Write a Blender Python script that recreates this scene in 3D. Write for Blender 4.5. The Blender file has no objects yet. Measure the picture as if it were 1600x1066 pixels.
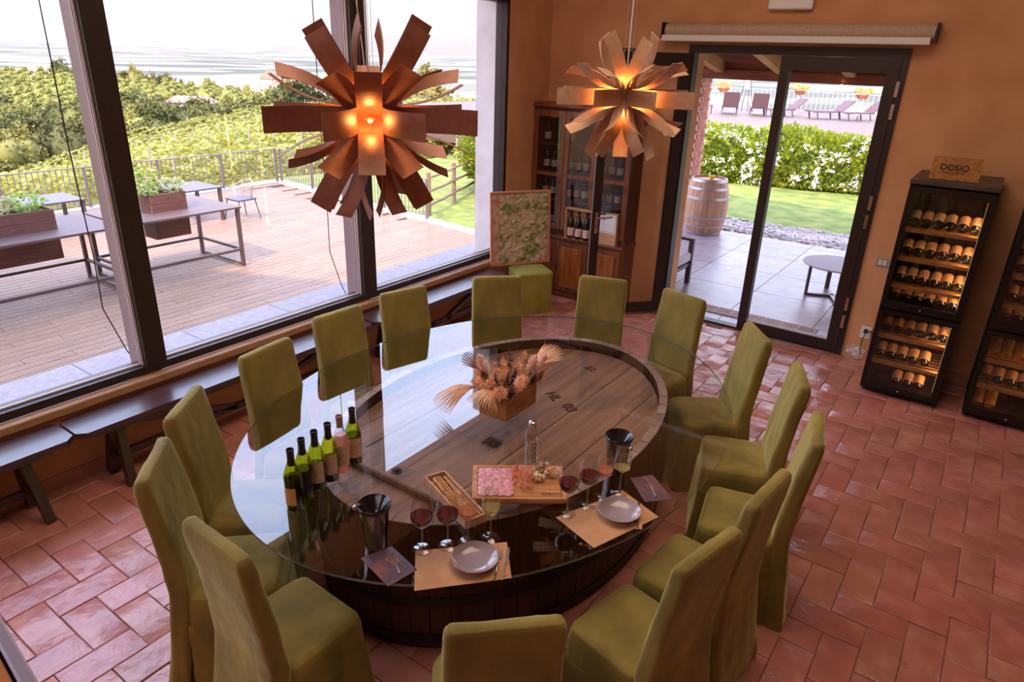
import bpy, math, random
from mathutils import Vector, Matrix, noise as mnoise
PI = math.pi
C = bpy.context.scene.collection
random.seed(7)

# ------------------------------------------------------------------ camera, sky, sun, exposure
cam_d = bpy.data.cameras.new('camera'); cam = bpy.data.objects.new('camera', cam_d); C.objects.link(cam)
cam_d.sensor_width = 36.0; cam_d.lens = 24.0; cam_d.clip_start = .05; cam_d.clip_end = 90000
RW = ((0.813739, -0.246705, 0.526275), (0.580393, 0.296314, -0.758513), (0.031186, 0.922678, 0.384308))
mw = Matrix.Identity(4)
for i in range(3):
    for j in range(3): mw[i][j] = RW[i][j]
mw.translation = Vector((0, 0, 2.6)); cam.matrix_world = mw
bpy.context.scene.camera = cam
SKY = 4.5; SUN = 4.6; EXPO = 0.9
vs = bpy.context.scene.view_settings
vs.view_transform = 'Standard'; vs.look = 'None'; vs.gamma = 1; vs.exposure = EXPO; vs.use_curve_mapping = False
cy = bpy.context.scene.cycles
cy.max_bounces = 8; cy.diffuse_bounces = 4; cy.glossy_bounces = 4; cy.transparent_max_bounces = 24; cy.transmission_bounces = 6
cy.volume_bounces = 1; cy.sample_clamp_indirect = 6
def setup_world():
    w = bpy.data.worlds.new('sky'); bpy.context.scene.world = w; w.use_nodes = True
    nt = w.node_tree; nt.nodes.clear(); N = nt.nodes.new; L = nt.links.new
    out = N('ShaderNodeOutputWorld'); bg = N('ShaderNodeBackground'); tc = N('ShaderNodeTexCoord'); sp = N('ShaderNodeSeparateXYZ')
    rp = N('ShaderNodeValToRGB'); nz = N('ShaderNodeTexNoise'); mx = N('ShaderNodeMix'); mx.data_type = 'RGBA'; mp = N('ShaderNodeMapping')
    L(tc.outputs['Generated'], sp.inputs[0]); L(sp.outputs['Z'], rp.inputs[0])
    e = rp.color_ramp.elements
    e[0].position = 0.0; e[0].color = (.135, .122, .128, 1)
    e[1].position = 1.0; e[1].color = (.44, .58, .96, 1)
    for p, c in ((.06, (.17, .152, .165)), (.14, (.32, .30, .35)), (.28, (.50, .54, .72)), (.5, (.53, .66, 1.0))):
        x = e.new(p); x.color = (*c, 1)
    mp.inputs['Scale'].default_value = (1.2, 1.2, 4.0); L(tc.outputs['Generated'], mp.inputs[0]); L(mp.outputs[0], nz.inputs['Vector'])
    nz.inputs['Scale'].default_value = 1.6; nz.inputs['Detail'].default_value = 5
    r2 = N('ShaderNodeValToRGB'); r2.color_ramp.elements[0].position = .48; r2.color_ramp.elements[1].position = .78
    L(nz.outputs['Fac'], r2.inputs[0]); L(r2.outputs[0], mx.inputs[0]); L(rp.outputs[0], mx.inputs[6]); mx.inputs[7].default_value = (.64, .64, .76, 1)
    L(mx.outputs[2], bg.inputs[0]); bg.inputs[1].default_value = SKY; L(bg.outputs[0], out.inputs[0])
setup_world()
sun_d = bpy.data.lights.new('sun', 'SUN'); sun_d.energy = SUN; sun_d.angle = .01; sun_d.color = (1.0, .86, .64)
sun = bpy.data.objects.new('sun', sun_d); C.objects.link(sun)
sun.rotation_euler = Vector((.17, -.55, .634)).to_track_quat('Z', 'Y').to_euler()
def area(name, loc, tgt, sx, sy, en, col):
    d = bpy.data.lights.new(name, 'AREA'); d.shape = 'RECTANGLE'; d.size = sx; d.size_y = sy; d.energy = en; d.color = col
    o = bpy.data.objects.new(name, d); C.objects.link(o); o.location = loc
    o.rotation_euler = (Vector(tgt) - Vector(loc)).to_track_quat('-Z', 'Y').to_euler(); return o
area('room_fill', (-1.0, 3.1, 4.82), (-.6, 3.1, 0), 3.0, 4.0, 82, (1.0, .80, .62))  # added warm fill above the table, no fixture of the room
area('left_fill', (-1.2, -2.2, 4.7), (-2.0, 2.2, 0), 4.0, 2.0, 40, (1.0, .86, .86))  # added pinkish fill behind the viewer to brighten the left floor

# ------------------------------------------------------------------ materials
def lin(h):
    c = [int(h[i:i+2], 16) / 255 for i in (0, 2, 4)]
    return tuple([(x / 12.92 if x <= .04045 else ((x + .055) / 1.055) ** 2.4) for x in c]) + (1,)
MATS = {}
def mat(name, c1, c2=None, rough=.6, metal=0, scale=8, stretch=(1, 1, 1), kind='noise', bump=0, bscale=None, rnd=0, sheen=0, detail=4, coat=0, spec=.5, alpha=None, wtype=None, hue=0, c3=None, coord='Object', lo=.35, hi=.65, tl=0):
    m = bpy.data.materials.new(name); m.use_nodes = True; nt = m.node_tree; N = nt.nodes.new; L = nt.links.new
    b = nt.nodes['Principled BSDF']; b.inputs['Roughness'].default_value = rough; b.inputs['Metallic'].default_value = metal
    b.inputs['Specular IOR Level'].default_value = spec
    col = lin(c1) if isinstance(c1, str) else c1
    b.inputs['Base Color'].default_value = col
    if sheen: b.inputs['Sheen Weight'].default_value = sheen; b.inputs['Sheen Roughness'].default_value = .35; b.inputs['Sheen Tint'].default_value = (.95, .95, .45, 1)
    if coat: b.inputs['Coat Weight'].default_value = coat; b.inputs['Coat Roughness'].default_value = .15
    tc = N('ShaderNodeTexCoord'); mp = N('ShaderNodeMapping'); mp.inputs['Scale'].default_value = stretch; L(tc.outputs[coord], mp.inputs[0])
    vec = mp.outputs[0]
    if rnd:
        oi = N('ShaderNodeObjectInfo'); ad = N('ShaderNodeVectorMath'); ad.operation = 'ADD'; sc = N('ShaderNodeVectorMath'); sc.operation = 'SCALE'; sc.inputs['Scale'].default_value = 37.0
        cb = N('ShaderNodeCombineXYZ'); L(oi.outputs['Random'], cb.inputs[0]); L(oi.outputs['Random'], cb.inputs[1]); L(cb.outputs[0], sc.inputs[0]); L(mp.outputs[0], ad.inputs[0]); L(sc.outputs[0], ad.inputs[1]); vec = ad.outputs[0]
    out = None
    if c2:
        if kind == 'noise': t = N('ShaderNodeTexNoise'); t.inputs['Detail'].default_value = detail; o = t.outputs['Fac']
        elif kind == 'wave': t = N('ShaderNodeTexWave'); t.inputs['Distortion'].default_value = 5; t.inputs['Detail'].default_value = 3; t.inputs['Detail Scale'].default_value = 1.5; o = t.outputs['Fac']
        else: t = N('ShaderNodeTexVoronoi'); o = t.outputs['Distance']
        if wtype: t.bands_direction = wtype
        t.inputs['Scale'].default_value = scale; L(vec, t.inputs['Vector'])
        r = N('ShaderNodeValToRGB'); r.color_ramp.elements[0].position = lo; r.color_ramp.elements[1].position = hi
        r.color_ramp.elements[0].color = col; r.color_ramp.elements[1].color = lin(c2) if isinstance(c2, str) else c2
        if c3: x = r.color_ramp.elements.new(.5); x.color = lin(c3)
        L(o, r.inputs[0]); out = r.outputs[0]
    if rnd:
        hs = N('ShaderNodeHueSaturation'); ma = N('ShaderNodeMapRange'); ma.inputs[3].default_value = 1 - rnd; ma.inputs[4].default_value = 1 + rnd
        L(oi.outputs['Random'], ma.inputs[0]); L(ma.outputs[0], hs.inputs['Value'])
        if hue:
            mh = N('ShaderNodeMapRange'); mh.inputs[3].default_value = .5 - hue; mh.inputs[4].default_value = .5 + hue
            ml = N('ShaderNodeMath'); ml.operation = 'MULTIPLY'; ml.inputs[1].default_value = 17.3; fr = N('ShaderNodeMath'); fr.operation = 'FRACT'
            L(oi.outputs['Random'], ml.inputs[0]); L(ml.outputs[0], fr.inputs[0]); L(fr.outputs[0], mh.inputs[0]); L(mh.outputs[0], hs.inputs['Hue'])
        if out: L(out, hs.inputs['Color'])
        else: hs.inputs['Color'].default_value = col
        out = hs.outputs[0]
    if out: L(out, b.inputs['Base Color'])
    if bump:
        t2 = N('ShaderNodeTexNoise'); t2.inputs['Scale'].default_value = bscale or scale * 2; t2.inputs['Detail'].default_value = 4; L(vec, t2.inputs['Vector'])
        bp = N('ShaderNodeBump'); bp.inputs['Strength'].default_value = bump; bp.inputs['Distance'].default_value = .02; L(t2.outputs['Fac'], bp.inputs['Height']); L(bp.outputs[0], b.inputs['Normal'])
    if tl:
        tr = N('ShaderNodeBsdfTranslucent'); mx = N('ShaderNodeMixShader'); mx.inputs[0].default_value = tl
        if out: L(out, tr.inputs[0])
        else: tr.inputs[0].default_value = col
        L(b.outputs[0], mx.inputs[1]); L(tr.outputs[0], mx.inputs[2]); L(mx.outputs[0], nt.nodes['Material Output'].inputs[0])
    MATS[name] = m; return m
def sheetglass(name, tint=(1, 1, 1, 1), ior=1.5, rough=.0, body=None, bodyfac=0):
    m = bpy.data.materials.new(name); m.use_nodes = True; nt = m.node_tree; nt.nodes.clear(); N = nt.nodes.new; L = nt.links.new
    out = N('ShaderNodeOutputMaterial'); tr = N('ShaderNodeBsdfTransparent'); gl = N('ShaderNodeBsdfGlossy'); fr = N('ShaderNodeFresnel'); mx = N('ShaderNodeMixShader')
    ge = N('ShaderNodeNewGeometry')
    tr.inputs[0].default_value = tint; gl.inputs['Roughness'].default_value = rough; gl.inputs[0].default_value = (1, 1, 1, 1)
    mi = N('ShaderNodeMix'); mi.data_type = 'FLOAT'; L(ge.outputs['Backfacing'], mi.inputs[0]); mi.inputs[2].default_value = ior; mi.inputs[3].default_value = 1 / ior
    L(mi.outputs[0], fr.inputs[0])
    src = tr.outputs[0]
    if body is not None:
        df = N('ShaderNodeBsdfDiffuse'); df.inputs[0].default_value = body; m3 = N('ShaderNodeMixShader'); m3.inputs[0].default_value = bodyfac
        L(tr.outputs[0], m3.inputs[1]); L(df.outputs[0], m3.inputs[2]); src = m3.outputs[0]
    L(fr.outputs[0], mx.inputs[0]); L(src, mx.inputs[1]); L(gl.outputs[0], mx.inputs[2]); L(mx.outputs[0], out.inputs[0])
    MATS[name] = m; return m
def emis(name, col, st):
    m = bpy.data.materials.new(name); m.use_nodes = True; b = m.node_tree.nodes['Principled BSDF']; b.inputs['Base Color'].default_value = col
    b.inputs['Emission Color'].default_value = col; b.inputs['Emission Strength'].default_value = st; MATS[name] = m; return m

# ------------------------------------------------------------------ mesh helpers
class B:
    def __init__(s): s.v = []; s.f = []
    def add(s, vs, fs):
        n = len(s.v); s.v += [tuple(p) for p in vs]; s.f += [tuple(i + n for i in f) for f in fs]; return s
    def box(s, x0, x1, y0, y1, z0, z1, M=None, ch=0):
        if ch:
            vs = []
            for z, d in ((z0, ch), (z0 + ch, 0), (z1 - ch, 0), (z1, ch)):
                vs += [(x0+d, y0+d, z), (x1-d, y0+d, z), (x1-d, y1-d, z), (x0+d, y1-d, z)]
            fs = [(3, 2, 1, 0), (12, 13, 14, 15)]
            for k in range(3):
                for i in range(4): a = 4*k+i; b = 4*k+(i+1) % 4; fs.append((a, b, b+4, a+4))
        else:
            vs = [(x0, y0, z0), (x1, y0, z0), (x1, y1, z0), (x0, y1, z0), (x0, y0, z1), (x1, y0, z1), (x1, y1, z1), (x0, y1, z1)]
            fs = [(3, 2, 1, 0), (4, 5, 6, 7), (0, 1, 5, 4), (1, 2, 6, 5), (2, 3, 7, 6), (3, 0, 4, 7)]
        if M is not None: vs = [M @ Vector(p) for p in vs]
        return s.add(vs, fs)
    def beam(s, a, b, w, h, up=(0, 0, 1), ch=0):
        a = Vector(a); b = Vector(b); d = b - a; L = d.length; d.normalize(); u = Vector(up)
        if abs(d.dot(u)) > .99: u = Vector((0, 1, 0))
        x = d.cross(u).normalized(); z = x.cross(d)
        M = Matrix(((x.x, d.x, z.x, a.x), (x.y, d.y, z.y, a.y), (x.z, d.z, z.z, a.z), (0, 0, 0, 1)))
        return s.box(-w/2, w/2, 0, L, -h/2, h/2, M, ch)
    def tube(s, pts, r, seg=8, cap=True):
        pts = [Vector(p) for p in pts]; n = len(pts); rs = r if isinstance(r, (list, tuple)) else [r]*n
        t0 = (pts[1]-pts[0]).normalized(); u = Vector((0, 0, 1)) if abs(t0.z) < .9 else Vector((1, 0, 0)); x = t0.cross(u).normalized()
        vs = []
        for i, p in enumerate(pts):
            t = (pts[min(i+1, n-1)] - pts[max(i-1, 0)]).normalized(); x = (x - t*x.dot(t)).normalized(); y = t.cross(x)
            for k in range(seg): a = 2*PI*k/seg; vs.append(p + (x*math.cos(a) + y*math.sin(a))*rs[i])
        fs = [(i*seg+k, i*seg+(k+1) % seg, (i+1)*seg+(k+1) % seg, (i+1)*seg+k) for i in range(n-1) for k in range(seg)]
        if cap: fs += [tuple(range(seg-1, -1, -1)), tuple((n-1)*seg+k for k in range(seg))]
        return s.add(vs, fs)
    def lathe(s, prof, seg=24, c=(0, 0, 0), sx=1, sy=1, M=None, a0=0, a1=2*PI):
        full = abs(a1-a0-2*PI) < 1e-6; n = seg if full else seg+1; vs = []
        for r, z in prof:
            for k in range(n): a = a0+(a1-a0)*k/seg; vs.append((c[0]+r*sx*math.cos(a), c[1]+r*sy*math.sin(a), c[2]+z))
        if M is not None: vs = [M @ Vector(p) for p in vs]
        fs = []
        for i in range(len(prof)-1):
            for k in range(seg): k2 = (k+1) % n; fs.append((i*n+k, i*n+k2, (i+1)*n+k2, (i+1)*n+k))
        return s.add(vs, fs)
    def ngon(s, pts): return s.add(pts, [tuple(range(len(pts)))])
    def prism(s, poly, z0, z1, M=None):
        n = len(poly); vs = [(p[0], p[1], z0) for p in poly] + [(p[0], p[1], z1) for p in poly]
        if M is not None: vs = [M @ Vector(p) for p in vs]
        return s.add(vs, [tuple(range(n-1, -1, -1)), tuple(range(n, 2*n))] + [(i, (i+1) % n, n+(i+1) % n, n+i) for i in range(n)])
    def sphere(s, c, r, seg=10, rings=7, sz=1):
        return s.lathe([(max(1e-4, r*math.sin(PI*i/rings)), -r*sz*math.cos(PI*i/rings)) for i in range(rings+1)], seg, c)
    def loft(s, rings, cap=True):
        n = len(rings[0]); vs = [p for r in rings for p in r]
        fs = [(i*n+k, i*n+(k+1) % n, (i+1)*n+(k+1) % n, (i+1)*n+k) for i in range(len(rings)-1) for k in range(n)]
        if cap: fs += [tuple(range(n-1, -1, -1)), tuple((len(rings)-1)*n+k for k in range(n))]
        return s.add(vs, fs)
    def mesh(s, name, m, smooth=False, ang=None):
        me = bpy.data.meshes.new(name); me.from_pydata(s.v, [], s.f); me.materials.append(MATS[m] if isinstance(m, str) else m)
        if smooth:
            me.polygons.foreach_set('use_smooth', [True]*len(me.polygons))
            if ang: me.set_sharp_from_angle(angle=math.radians(ang))
        me.update(); return me
    def obj(s, name, m, parent=None, smooth=False, ang=None, loc=None, **kw):
        o = bpy.data.objects.new(name, s.mesh(name, m, smooth, ang)); C.objects.link(o); o.parent = parent
        if loc: o.location = loc
        for k, v in kw.items(): o[k] = v
        return o
def inst(name, me, parent=None, loc=(0, 0, 0), rot=(0, 0, 0), sc=None, **kw):
    o = bpy.data.objects.new(name, me); C.objects.link(o); o.parent = parent; o.location = loc; o.rotation_euler = rot
    if sc: o.scale = sc if isinstance(sc, (tuple, list)) else (sc,)*3
    for k, v in kw.items(): o[k] = v
    return o
def tag(o, label, cat, group=None):
    o['label'] = label; o['category'] = cat
    if group: o['group'] = group
    return o
def thing(name, label, cat, loc=(0, 0, 0), rz=0, group=None, rot=None):
    o = bpy.data.objects.new(name, None); C.objects.link(o); o.empty_display_size = .1; o.location = loc; o.rotation_euler = rot or (0, 0, rz)
    return tag(o, label, cat, group)
def copy_tree(o, parent=None):
    c = o.copy(); C.objects.link(c); c.parent = parent
    for ch in list(o.children): copy_tree(ch, c)
    return c
def again(o, label=None, loc=None, rz=None, rot=None):
    c = copy_tree(o)
    if label: c['label'] = label
    if loc is not None: c.location = loc
    if rz is not None: c.rotation_euler = (0, 0, rz)
    if rot is not None: c.rotation_euler = rot
    return c
def rrect(hx, hy, r, n=5, cx=0, cy=0):
    pts = []
    for sx, sy, a in ((1, 1, 0), (-1, 1, PI/2), (-1, -1, PI), (1, -1, 1.5*PI)):
        for k in range(n): t = a + PI/2*k/(n-1); pts.append((cx + sx*(hx-r) + r*math.cos(t), cy + sy*(hy-r) + r*math.sin(t)))
    return pts
def text(name, s, size, m, parent, loc, rot, ext=.0006, sx=1, align='CENTER', bold=0):
    cu = bpy.data.curves.new(name, 'FONT'); cu.body = s; cu.size = size; cu.extrude = ext; cu.align_x = align; cu.align_y = 'CENTER'; cu.offset = size*bold
    to = bpy.data.objects.new(name + '_tmp', cu); C.objects.link(to)
    me = bpy.data.meshes.new_from_object(to); bpy.data.objects.remove(to); me.materials.clear(); me.materials.append(MATS[m])
    return inst(name, me, parent, loc, rot, (sx, 1, 1))
# ------------------------------------------------------------------ material list
mat('plaster', 'CF9468', 'C0855A', rough=.85, scale=3, bump=.25, bscale=60)
mat('plaster_white', 'D8CDC8', 'C9BDB8', rough=.8, scale=4, bump=.1, bscale=40)
mat('ledge_wood', 'B98A66', 'A0714E', rough=.55, scale=14, stretch=(6, .6, 6))
mat('frame_metal', '3A2A26', '2E211E', rough=.45, scale=60, metal=.3)
mat('frame_outer', '8E7672', rough=.5, metal=.2)
mat('gasket', 'C9B4B0', rough=.5)
mat('tile', 'AA6656', 'CA8878', rough=.33, scale=7, bump=.6, bscale=12, rnd=.07, hue=.006, c3='B87264', spec=.6, lo=.28, hi=.75, detail=8)
mat('grout', 'C08E80', 'A8766A', rough=.9, scale=30)
mat('ceiling_wood', '7A4C2C', '5F3A22', rough=.7, scale=3, stretch=(8, 1, 8))
mat('dark_wood', '3E2420', '2A1714', rough=.32, scale=6, stretch=(14, 1, 14), coat=.4)
mat('bench_wood', '4A2C2C', '341E1E', rough=.28, scale=5, stretch=(16, .8, 16), coat=.15)
sheetglass('window_glass', (.97, .97, .97, 1), 1.35)
sheetglass('table_glass', (.84, .84, .83, 1), 1.66)
sheetglass('glass_edge', (.40, .46, .46, 1), 1.6, body=(.45, .55, .55, 1), bodyfac=.35)
sheetglass('clear_glass', (.95, .95, .95, 1), 1.5)
sheetglass('cabinet_glass', (.80, .80, .80, 1), 1.5)
mat('black', '17130F', rough=.5)
mat('black_gloss', '14100E', rough=.15)
mat('steel', 'C9C4C0', rough=.25, metal=1)
mat('bronze', '7A5038', rough=.35, metal=.8)
mat('white_plastic', 'DAD0CC', rough=.4)
mat('grey_plastic', '9A8F8A', rough=.45)
mat('paper_white', 'E8E0DC', rough=.8)

XW, YB, XR, YF, ZC = -4.41, 6.92, 5.2, -4.2, 4.9
WY0, WY1, WZ0, WZ1 = -3.6, 6.13, .53, 3.16
def S(o): o['kind'] = 'structure'; return o
# window wall: parapet, head, pier at the corner
b = B(); b.box(XW-.06, XW+.03, YF-.3, YB+.3, -.02, WZ0-.05); b.box(XW-.55, XW-.06, YF-.3, YB+.3, -1.2, WZ0-.08)
b.box(XW-.30, XW, YF-.3, YB+.3, WZ1, ZC+.3); b.box(XW-.12, XW, WY1, YB+.3, WZ0-.05, WZ1); b.box(XW-.30, XW, YF-.3, WY0, WZ0-.05, WZ1)
S(b.obj('wall_left', 'plaster'))
b = B(); b.add([(XW-.12, WY1+.012, WZ0-.1), (XW-.12, WY1+.4, WZ0-.1), (XW-.47, WY1+.5, WZ0-.1), (XW-.47, WY1+.06, WZ0-.1), (XW-.12, WY1+.012, WZ1), (XW-.12, WY1+.4, WZ1), (XW-.47, WY1+.5, WZ1), (XW-.47, WY1+.06, WZ1)],
    [(3, 2, 1, 0), (4, 5, 6, 7), (0, 1, 5, 4), (1, 2, 6, 5), (2, 3, 7, 6), (3, 0, 4, 7)]); S(b.obj('trim_1', 'plaster_white'))
# back wall round the door opening
DX0, DX1, DZ = -2.80, -.87, 2.765
b = B(); b.box(XW-.3, DX0, YB, YB+.42, -.02, ZC+.3); b.box(DX1, XR+.3, YB, YB+.42, -.02, ZC+.3); b.box(DX0, DX1, YB, YB+.42, DZ, ZC+.3)
S(b.obj('wall_back', 'plaster'))
b = B(); b.box(XR, XR+.3, YF-.3, YB, -.02, ZC+.3); S(b.obj('wall_right', 'plaster'))
b = B(); b.box(XW-.3, XR+.3, YF-.3, YF, -.02, ZC+.3); S(b.obj('wall_front', 'plaster'))
b = B(); b.box(XW-.3, XR+.3, YF-.3, YB+.42, ZC, ZC+.25); S(b.obj('ceiling', 'ceiling_wood'))
# eaves over the terrace side and the ridge roof above the room (they cast the shade on the stone sill and on the lawn)
b = B(); b.add([(-4.95, YF-1, 3.55), (-4.95, YB+.6, 3.55), (.4, YB+.6, 6.6), (.4, YF-1, 6.6), (-4.95, YF-1, 3.75), (-4.95, YB+.6, 3.75), (.4, YB+.6, 6.8), (.4, YF-1, 6.8)],
    [(0, 1, 2, 3), (7, 6, 5, 4), (0, 4, 5, 1), (1, 5, 6, 2), (2, 6, 7, 3), (3, 7, 4, 0)])
b.add([(.4, YF-1, 6.6), (.4, YB+.6, 6.6), (6.2, YB+.6, 3.75), (6.2, YF-1, 3.75), (.4, YF-1, 6.8), (.4, YB+.6, 6.8), (6.2, YB+.6, 3.95), (6.2, YF-1, 3.95)],
    [(0, 1, 2, 3), (7, 6, 5, 4), (0, 4, 5, 1), (1, 5, 6, 2), (2, 6, 7, 3), (3, 7, 4, 0)])
roof = S(b.obj('roof', 'ceiling_wood'))
b = B().prism([(-4.2, -5.4), (-14.0, -9.9), (-14.0, -16), (-4.2, -16)], -1.2, 13.3); S(b.obj('shade_tower', 'plaster'))  # unseen tower block, added and shaped to throw the terrace shadow
# floor: herringbone of terracotta tiles laid square to the walls
b = B(); b.box(XW-.1, XR+.1, YF-.1, YB+.45, -.10, -.014); floor = S(b.obj('floor', 'grout'))
TL, TW, G = .34, .17, .004
tiles = []
def hb():
    for k in range(-70, 90):
        for j in range(-16, 17):
            x = k*TW + j*2*TL; y = k*TW
            tiles.append((x, y, 0)); tiles.append((x, y + TW, 1))
hb()
def tile_mesh(w, l, seed):
    r = random.Random(seed); bb = B(); h = .014
    n = 6; pts = []
    x0, x1, y0, y1 = G/2, w-G/2, G/2, l-G/2
    j = lambda: r.uniform(-.0018, .0018)
    base = [(x0, y0), ((x0+x1)/2, y0), (x1, y0), (x1, (y0+y1)/2), (x1, y1), ((x0+x1)/2, y1), (x0, y1), (x0, (y0+y1)/2)]
    cx, cyy = (x0+x1)/2, (y0+y1)/2
    bo = [(x+j(), y+j(), -h) for x, y in base]; to = [(p[0], p[1], -.0028) for p in bo]
    ti = [(cx+(p[0]-cx)*.965, cyy+(p[1]-cyy)*.965, r.uniform(-.001, .001)) for p in bo]
    bb.add(bo+to+ti+[(cx, cyy, r.uniform(-.0005, .0018))], [(i, (i+1) % 8, 8+(i+1) % 8, 8+i) for i in range(8)] + [(8+i, 8+(i+1) % 8, 16+(i+1) % 8, 16+i) for i in range(8)] + [(16+i, 16+(i+1) % 8, 24) for i in range(8)])
    return bb
tm = [[tile_mesh(TL, TW, s).mesh('tile', 'tile', True, 30) for s in range(5)], [tile_mesh(TW, TL, s+9).mesh('tile', 'tile', True, 30) for s in range(5)]]
def inside(x, y): return XW < x < XR-.0 and YF < y < YB
near = []
Mi = mw.inverted()
def onscreen(x, y, z=0, mg=60):
    p = Mi @ Vector((x, y, z))
    if p.z > -.1: return None
    u = 800 + 1067*p.x/-p.z; v = 533 - 1067*p.y/-p.z
    return (u, v, -p.z) if -mg < u < 1600+mg and -mg < v < 1066+mg else None
def on_table(x, y): return ((x+2.0)/1.0)**2 + ((y-2.9)/1.4)**2 < 1
vis = []; rest = []
for x, y, o in tiles:
    w, l = (TL, TW) if o == 0 else (TW, TL)
    if not (XW-.3 < x < XR and YF-.3 < y < YB): continue
    cx, cyy = x+w/2, y+l/2
    if cx < XW+.02 or cx > XR or cyy < YF or cyy > YB-.02: continue
    s = onscreen(cx, cyy)
    far = 99 if s is None else s[2] + (3 if on_table(cx, cyy) else 0)
    vis.append((far, x, y, o, w, l))
vis.sort()
for i, (d, x, y, o, w, l) in enumerate(vis):
    if i < 300: inst('tile', tm[o][i % 5], floor, (x, y, random.uniform(-.0015, .0015)), (random.uniform(-.004, .004), random.uniform(-.004, .004), 0))
    else: rest.append((x, y, o, w, l))
b = B()
for i, (x, y, o, w, l) in enumerate(rest):
    t = tile_mesh(w, l, i); z = random.uniform(-.0015, .0015); b.add([(p[0]+x, p[1]+y, p[2]+z) for p in t.v], t.f)
b.obj('tiles_beyond', 'tile', floor, True, 30, kind='stuff')

# ------------------------------------------------------------------ window 1: dark metal frame, mullions, three big panes
wf = S(B().box(XW-.14, XW+.0, WY0, WY1, WZ0, WZ0+.055).box(XW-.14, XW, WY0, WY1, WZ1-.06, WZ1).box(XW-.14, XW, WY1-.045, WY1, WZ0, WZ1).box(XW-.14, XW, WY0, WY0+.05, WZ0, WZ1).obj('window_1', 'frame_metal'))
MU = [(-.10, .05), (2.02, 2.16), (4.00, 4.15)]
for y0, y1 in MU:
    m = B().box(XW-.08, XW+.015, y0, y1, WZ0+.055, WZ1-.06).obj('mullion', 'frame_metal', wf)
    B().box(XW-.215, XW-.081, y0+.004, y1-.004, WZ0-.06, WZ1).obj('outer_post', 'frame_outer', wf)
    for yy in (y0-.012, y1): B().box(XW-.06, XW-.048, yy, yy+.012, WZ0+.056, WZ1-.061).box(XW-.034, XW-.024, yy, yy+.012, WZ0+.056, WZ1-.061).obj('glazing_bead', 'gasket', wf)
ys = [WY0+.05] + [v for m in MU for v in m] + [WY1-.045]
for i in range(0, 8, 2):
    B().box(XW-.075, XW-.063, ys[i], ys[i+1], WZ0+.055, WZ1-.06).obj('pane', 'window_glass', wf)
    B().box(XW-.06, XW-.048, ys[i]+.013, ys[i+1]-.013, WZ0+.056, WZ0+.068).obj('glazing_bead', 'gasket', wf)
b = B(); b.box(XW+.0, XW+.075, WY0, YB-.02, WZ0-.055, WZ0-.0, ch=.006); S(b.obj('trim_2', 'ledge_wood'))
b = B(); b.box(XW+.03, XW+.04, YF, YB-.02, 0, .085); S(b.obj('baseboard_left', 'tile'))
b = B(); b.box(DX1+.10, XR, YB-.012, YB, 0, .10); S(b.obj('baseboard_back', 'tile'))
# window blind cords
for i, (y, x) in enumerate(((1.98, XW-.30), (3.93, XW-.30))):
    o = B().tube([(x, y-.02, 3.1), (x, y-.03, 2.0), (x-.01, y-.015, 1.3), (x, y-.03, .95), (x+.02, y+.06, .62), (x+.03, y+.11, .50)], .004, 5).obj('blind_cord', 'black')
    tag(o, ['thin dark cord hanging outside beside the front mullion', 'thin dark cord hanging outside beside the middle mullion'][i], 'cord')
o = B().tube([(XW+.03, 4.07, 3.6), (XW+.035, 4.05, 3.0), (XW+.03, 4.10, 2.6), (XW+.035, 4.13, 2.2), (XW+.03, 4.13, 1.9)], .006, 6).obj('power_cable', 'white_plastic')
tag(o, 'white cable running down the middle window mullion behind the larger lamp', 'cable')

# ------------------------------------------------------------------ door 1: dark frame with the closed glazed leaf on the right; door 2: the leaf standing open
FY0, FY1 = YB-.02, YB+.10
d1 = S(B().box(DX0, DX1, FY0, FY1, DZ-.075, DZ).box(DX0, DX0+.06, FY0, FY1, 0, DZ-.075).box(DX1-.05, DX1, FY0, FY1, 0, DZ-.075).box(DX0+.06, DX1-.05, FY0+.02, FY1, 0, .025).obj('door_1', 'frame_metal'))
lx0, lx1, lz0, lz1 = -1.905, DX1-.052, .03, DZ-.08
B().box(lx0, lx0+.085, FY0-.01, FY1-.04, lz0, lz1).box(lx1-.10, lx1, FY0-.01, FY1-.04, lz0, lz1).box(lx0+.085, lx1-.10, FY0-.01, FY1-.04, lz0, lz0+.10).box(lx0+.085, lx1-.10, FY0-.01, FY1-.04, lz1-.12, lz1).obj('leaf_frame', 'frame_metal', d1)
B().box(lx0+.085, lx1-.10, FY0+.02, FY0+.032, lz0+.10, lz1-.12).obj('pane', 'window_glass', d1)
B().box(lx0+.085, lx1-.10, FY0-.004, FY0+.006, lz0+.10, lz0+.112).obj('glazing_bead', 'gasket', d1)
for z in (.28, .46, 1.25, 1.42, 2.2, 2.38): B().box(lx1-.005, lx1+.022, FY0-.022, FY0-.002, z, z+.13, ch=.003).obj('hinge', 'steel', d1)
hp = Vector((DX0+.03, YB-.03, 0)); fe = Vector((-3.31, 6.27, 0)); dv = (fe-hp); LL = .90; ang = math.atan2(dv.y, dv.x)
d2 = bpy.data.objects.new('door_2', None); C.objects.link(d2); d2.location = hp; d2.rotation_euler = (0, 0, ang); d2['kind'] = 'structure'
b = B(); b.box(0, .10, -.03, .03, lz0, lz1).box(LL-.085, LL, -.03, .03, lz0, lz1).box(.10, LL-.085, -.03, .03, lz0, lz0+.10).box(.10, LL-.085, -.03, .03, lz1-.12, lz1); b.obj('leaf_frame', 'frame_metal', d2)
B().box(.10, LL-.085, -.006, .006, lz0+.10, lz1-.12).obj('pane', 'window_glass', d2)
B().box(LL-.003, LL+.004, -.004, .002, lz0+.1, lz1-.1).obj('edge_strip', 'gasket', d2)
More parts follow.
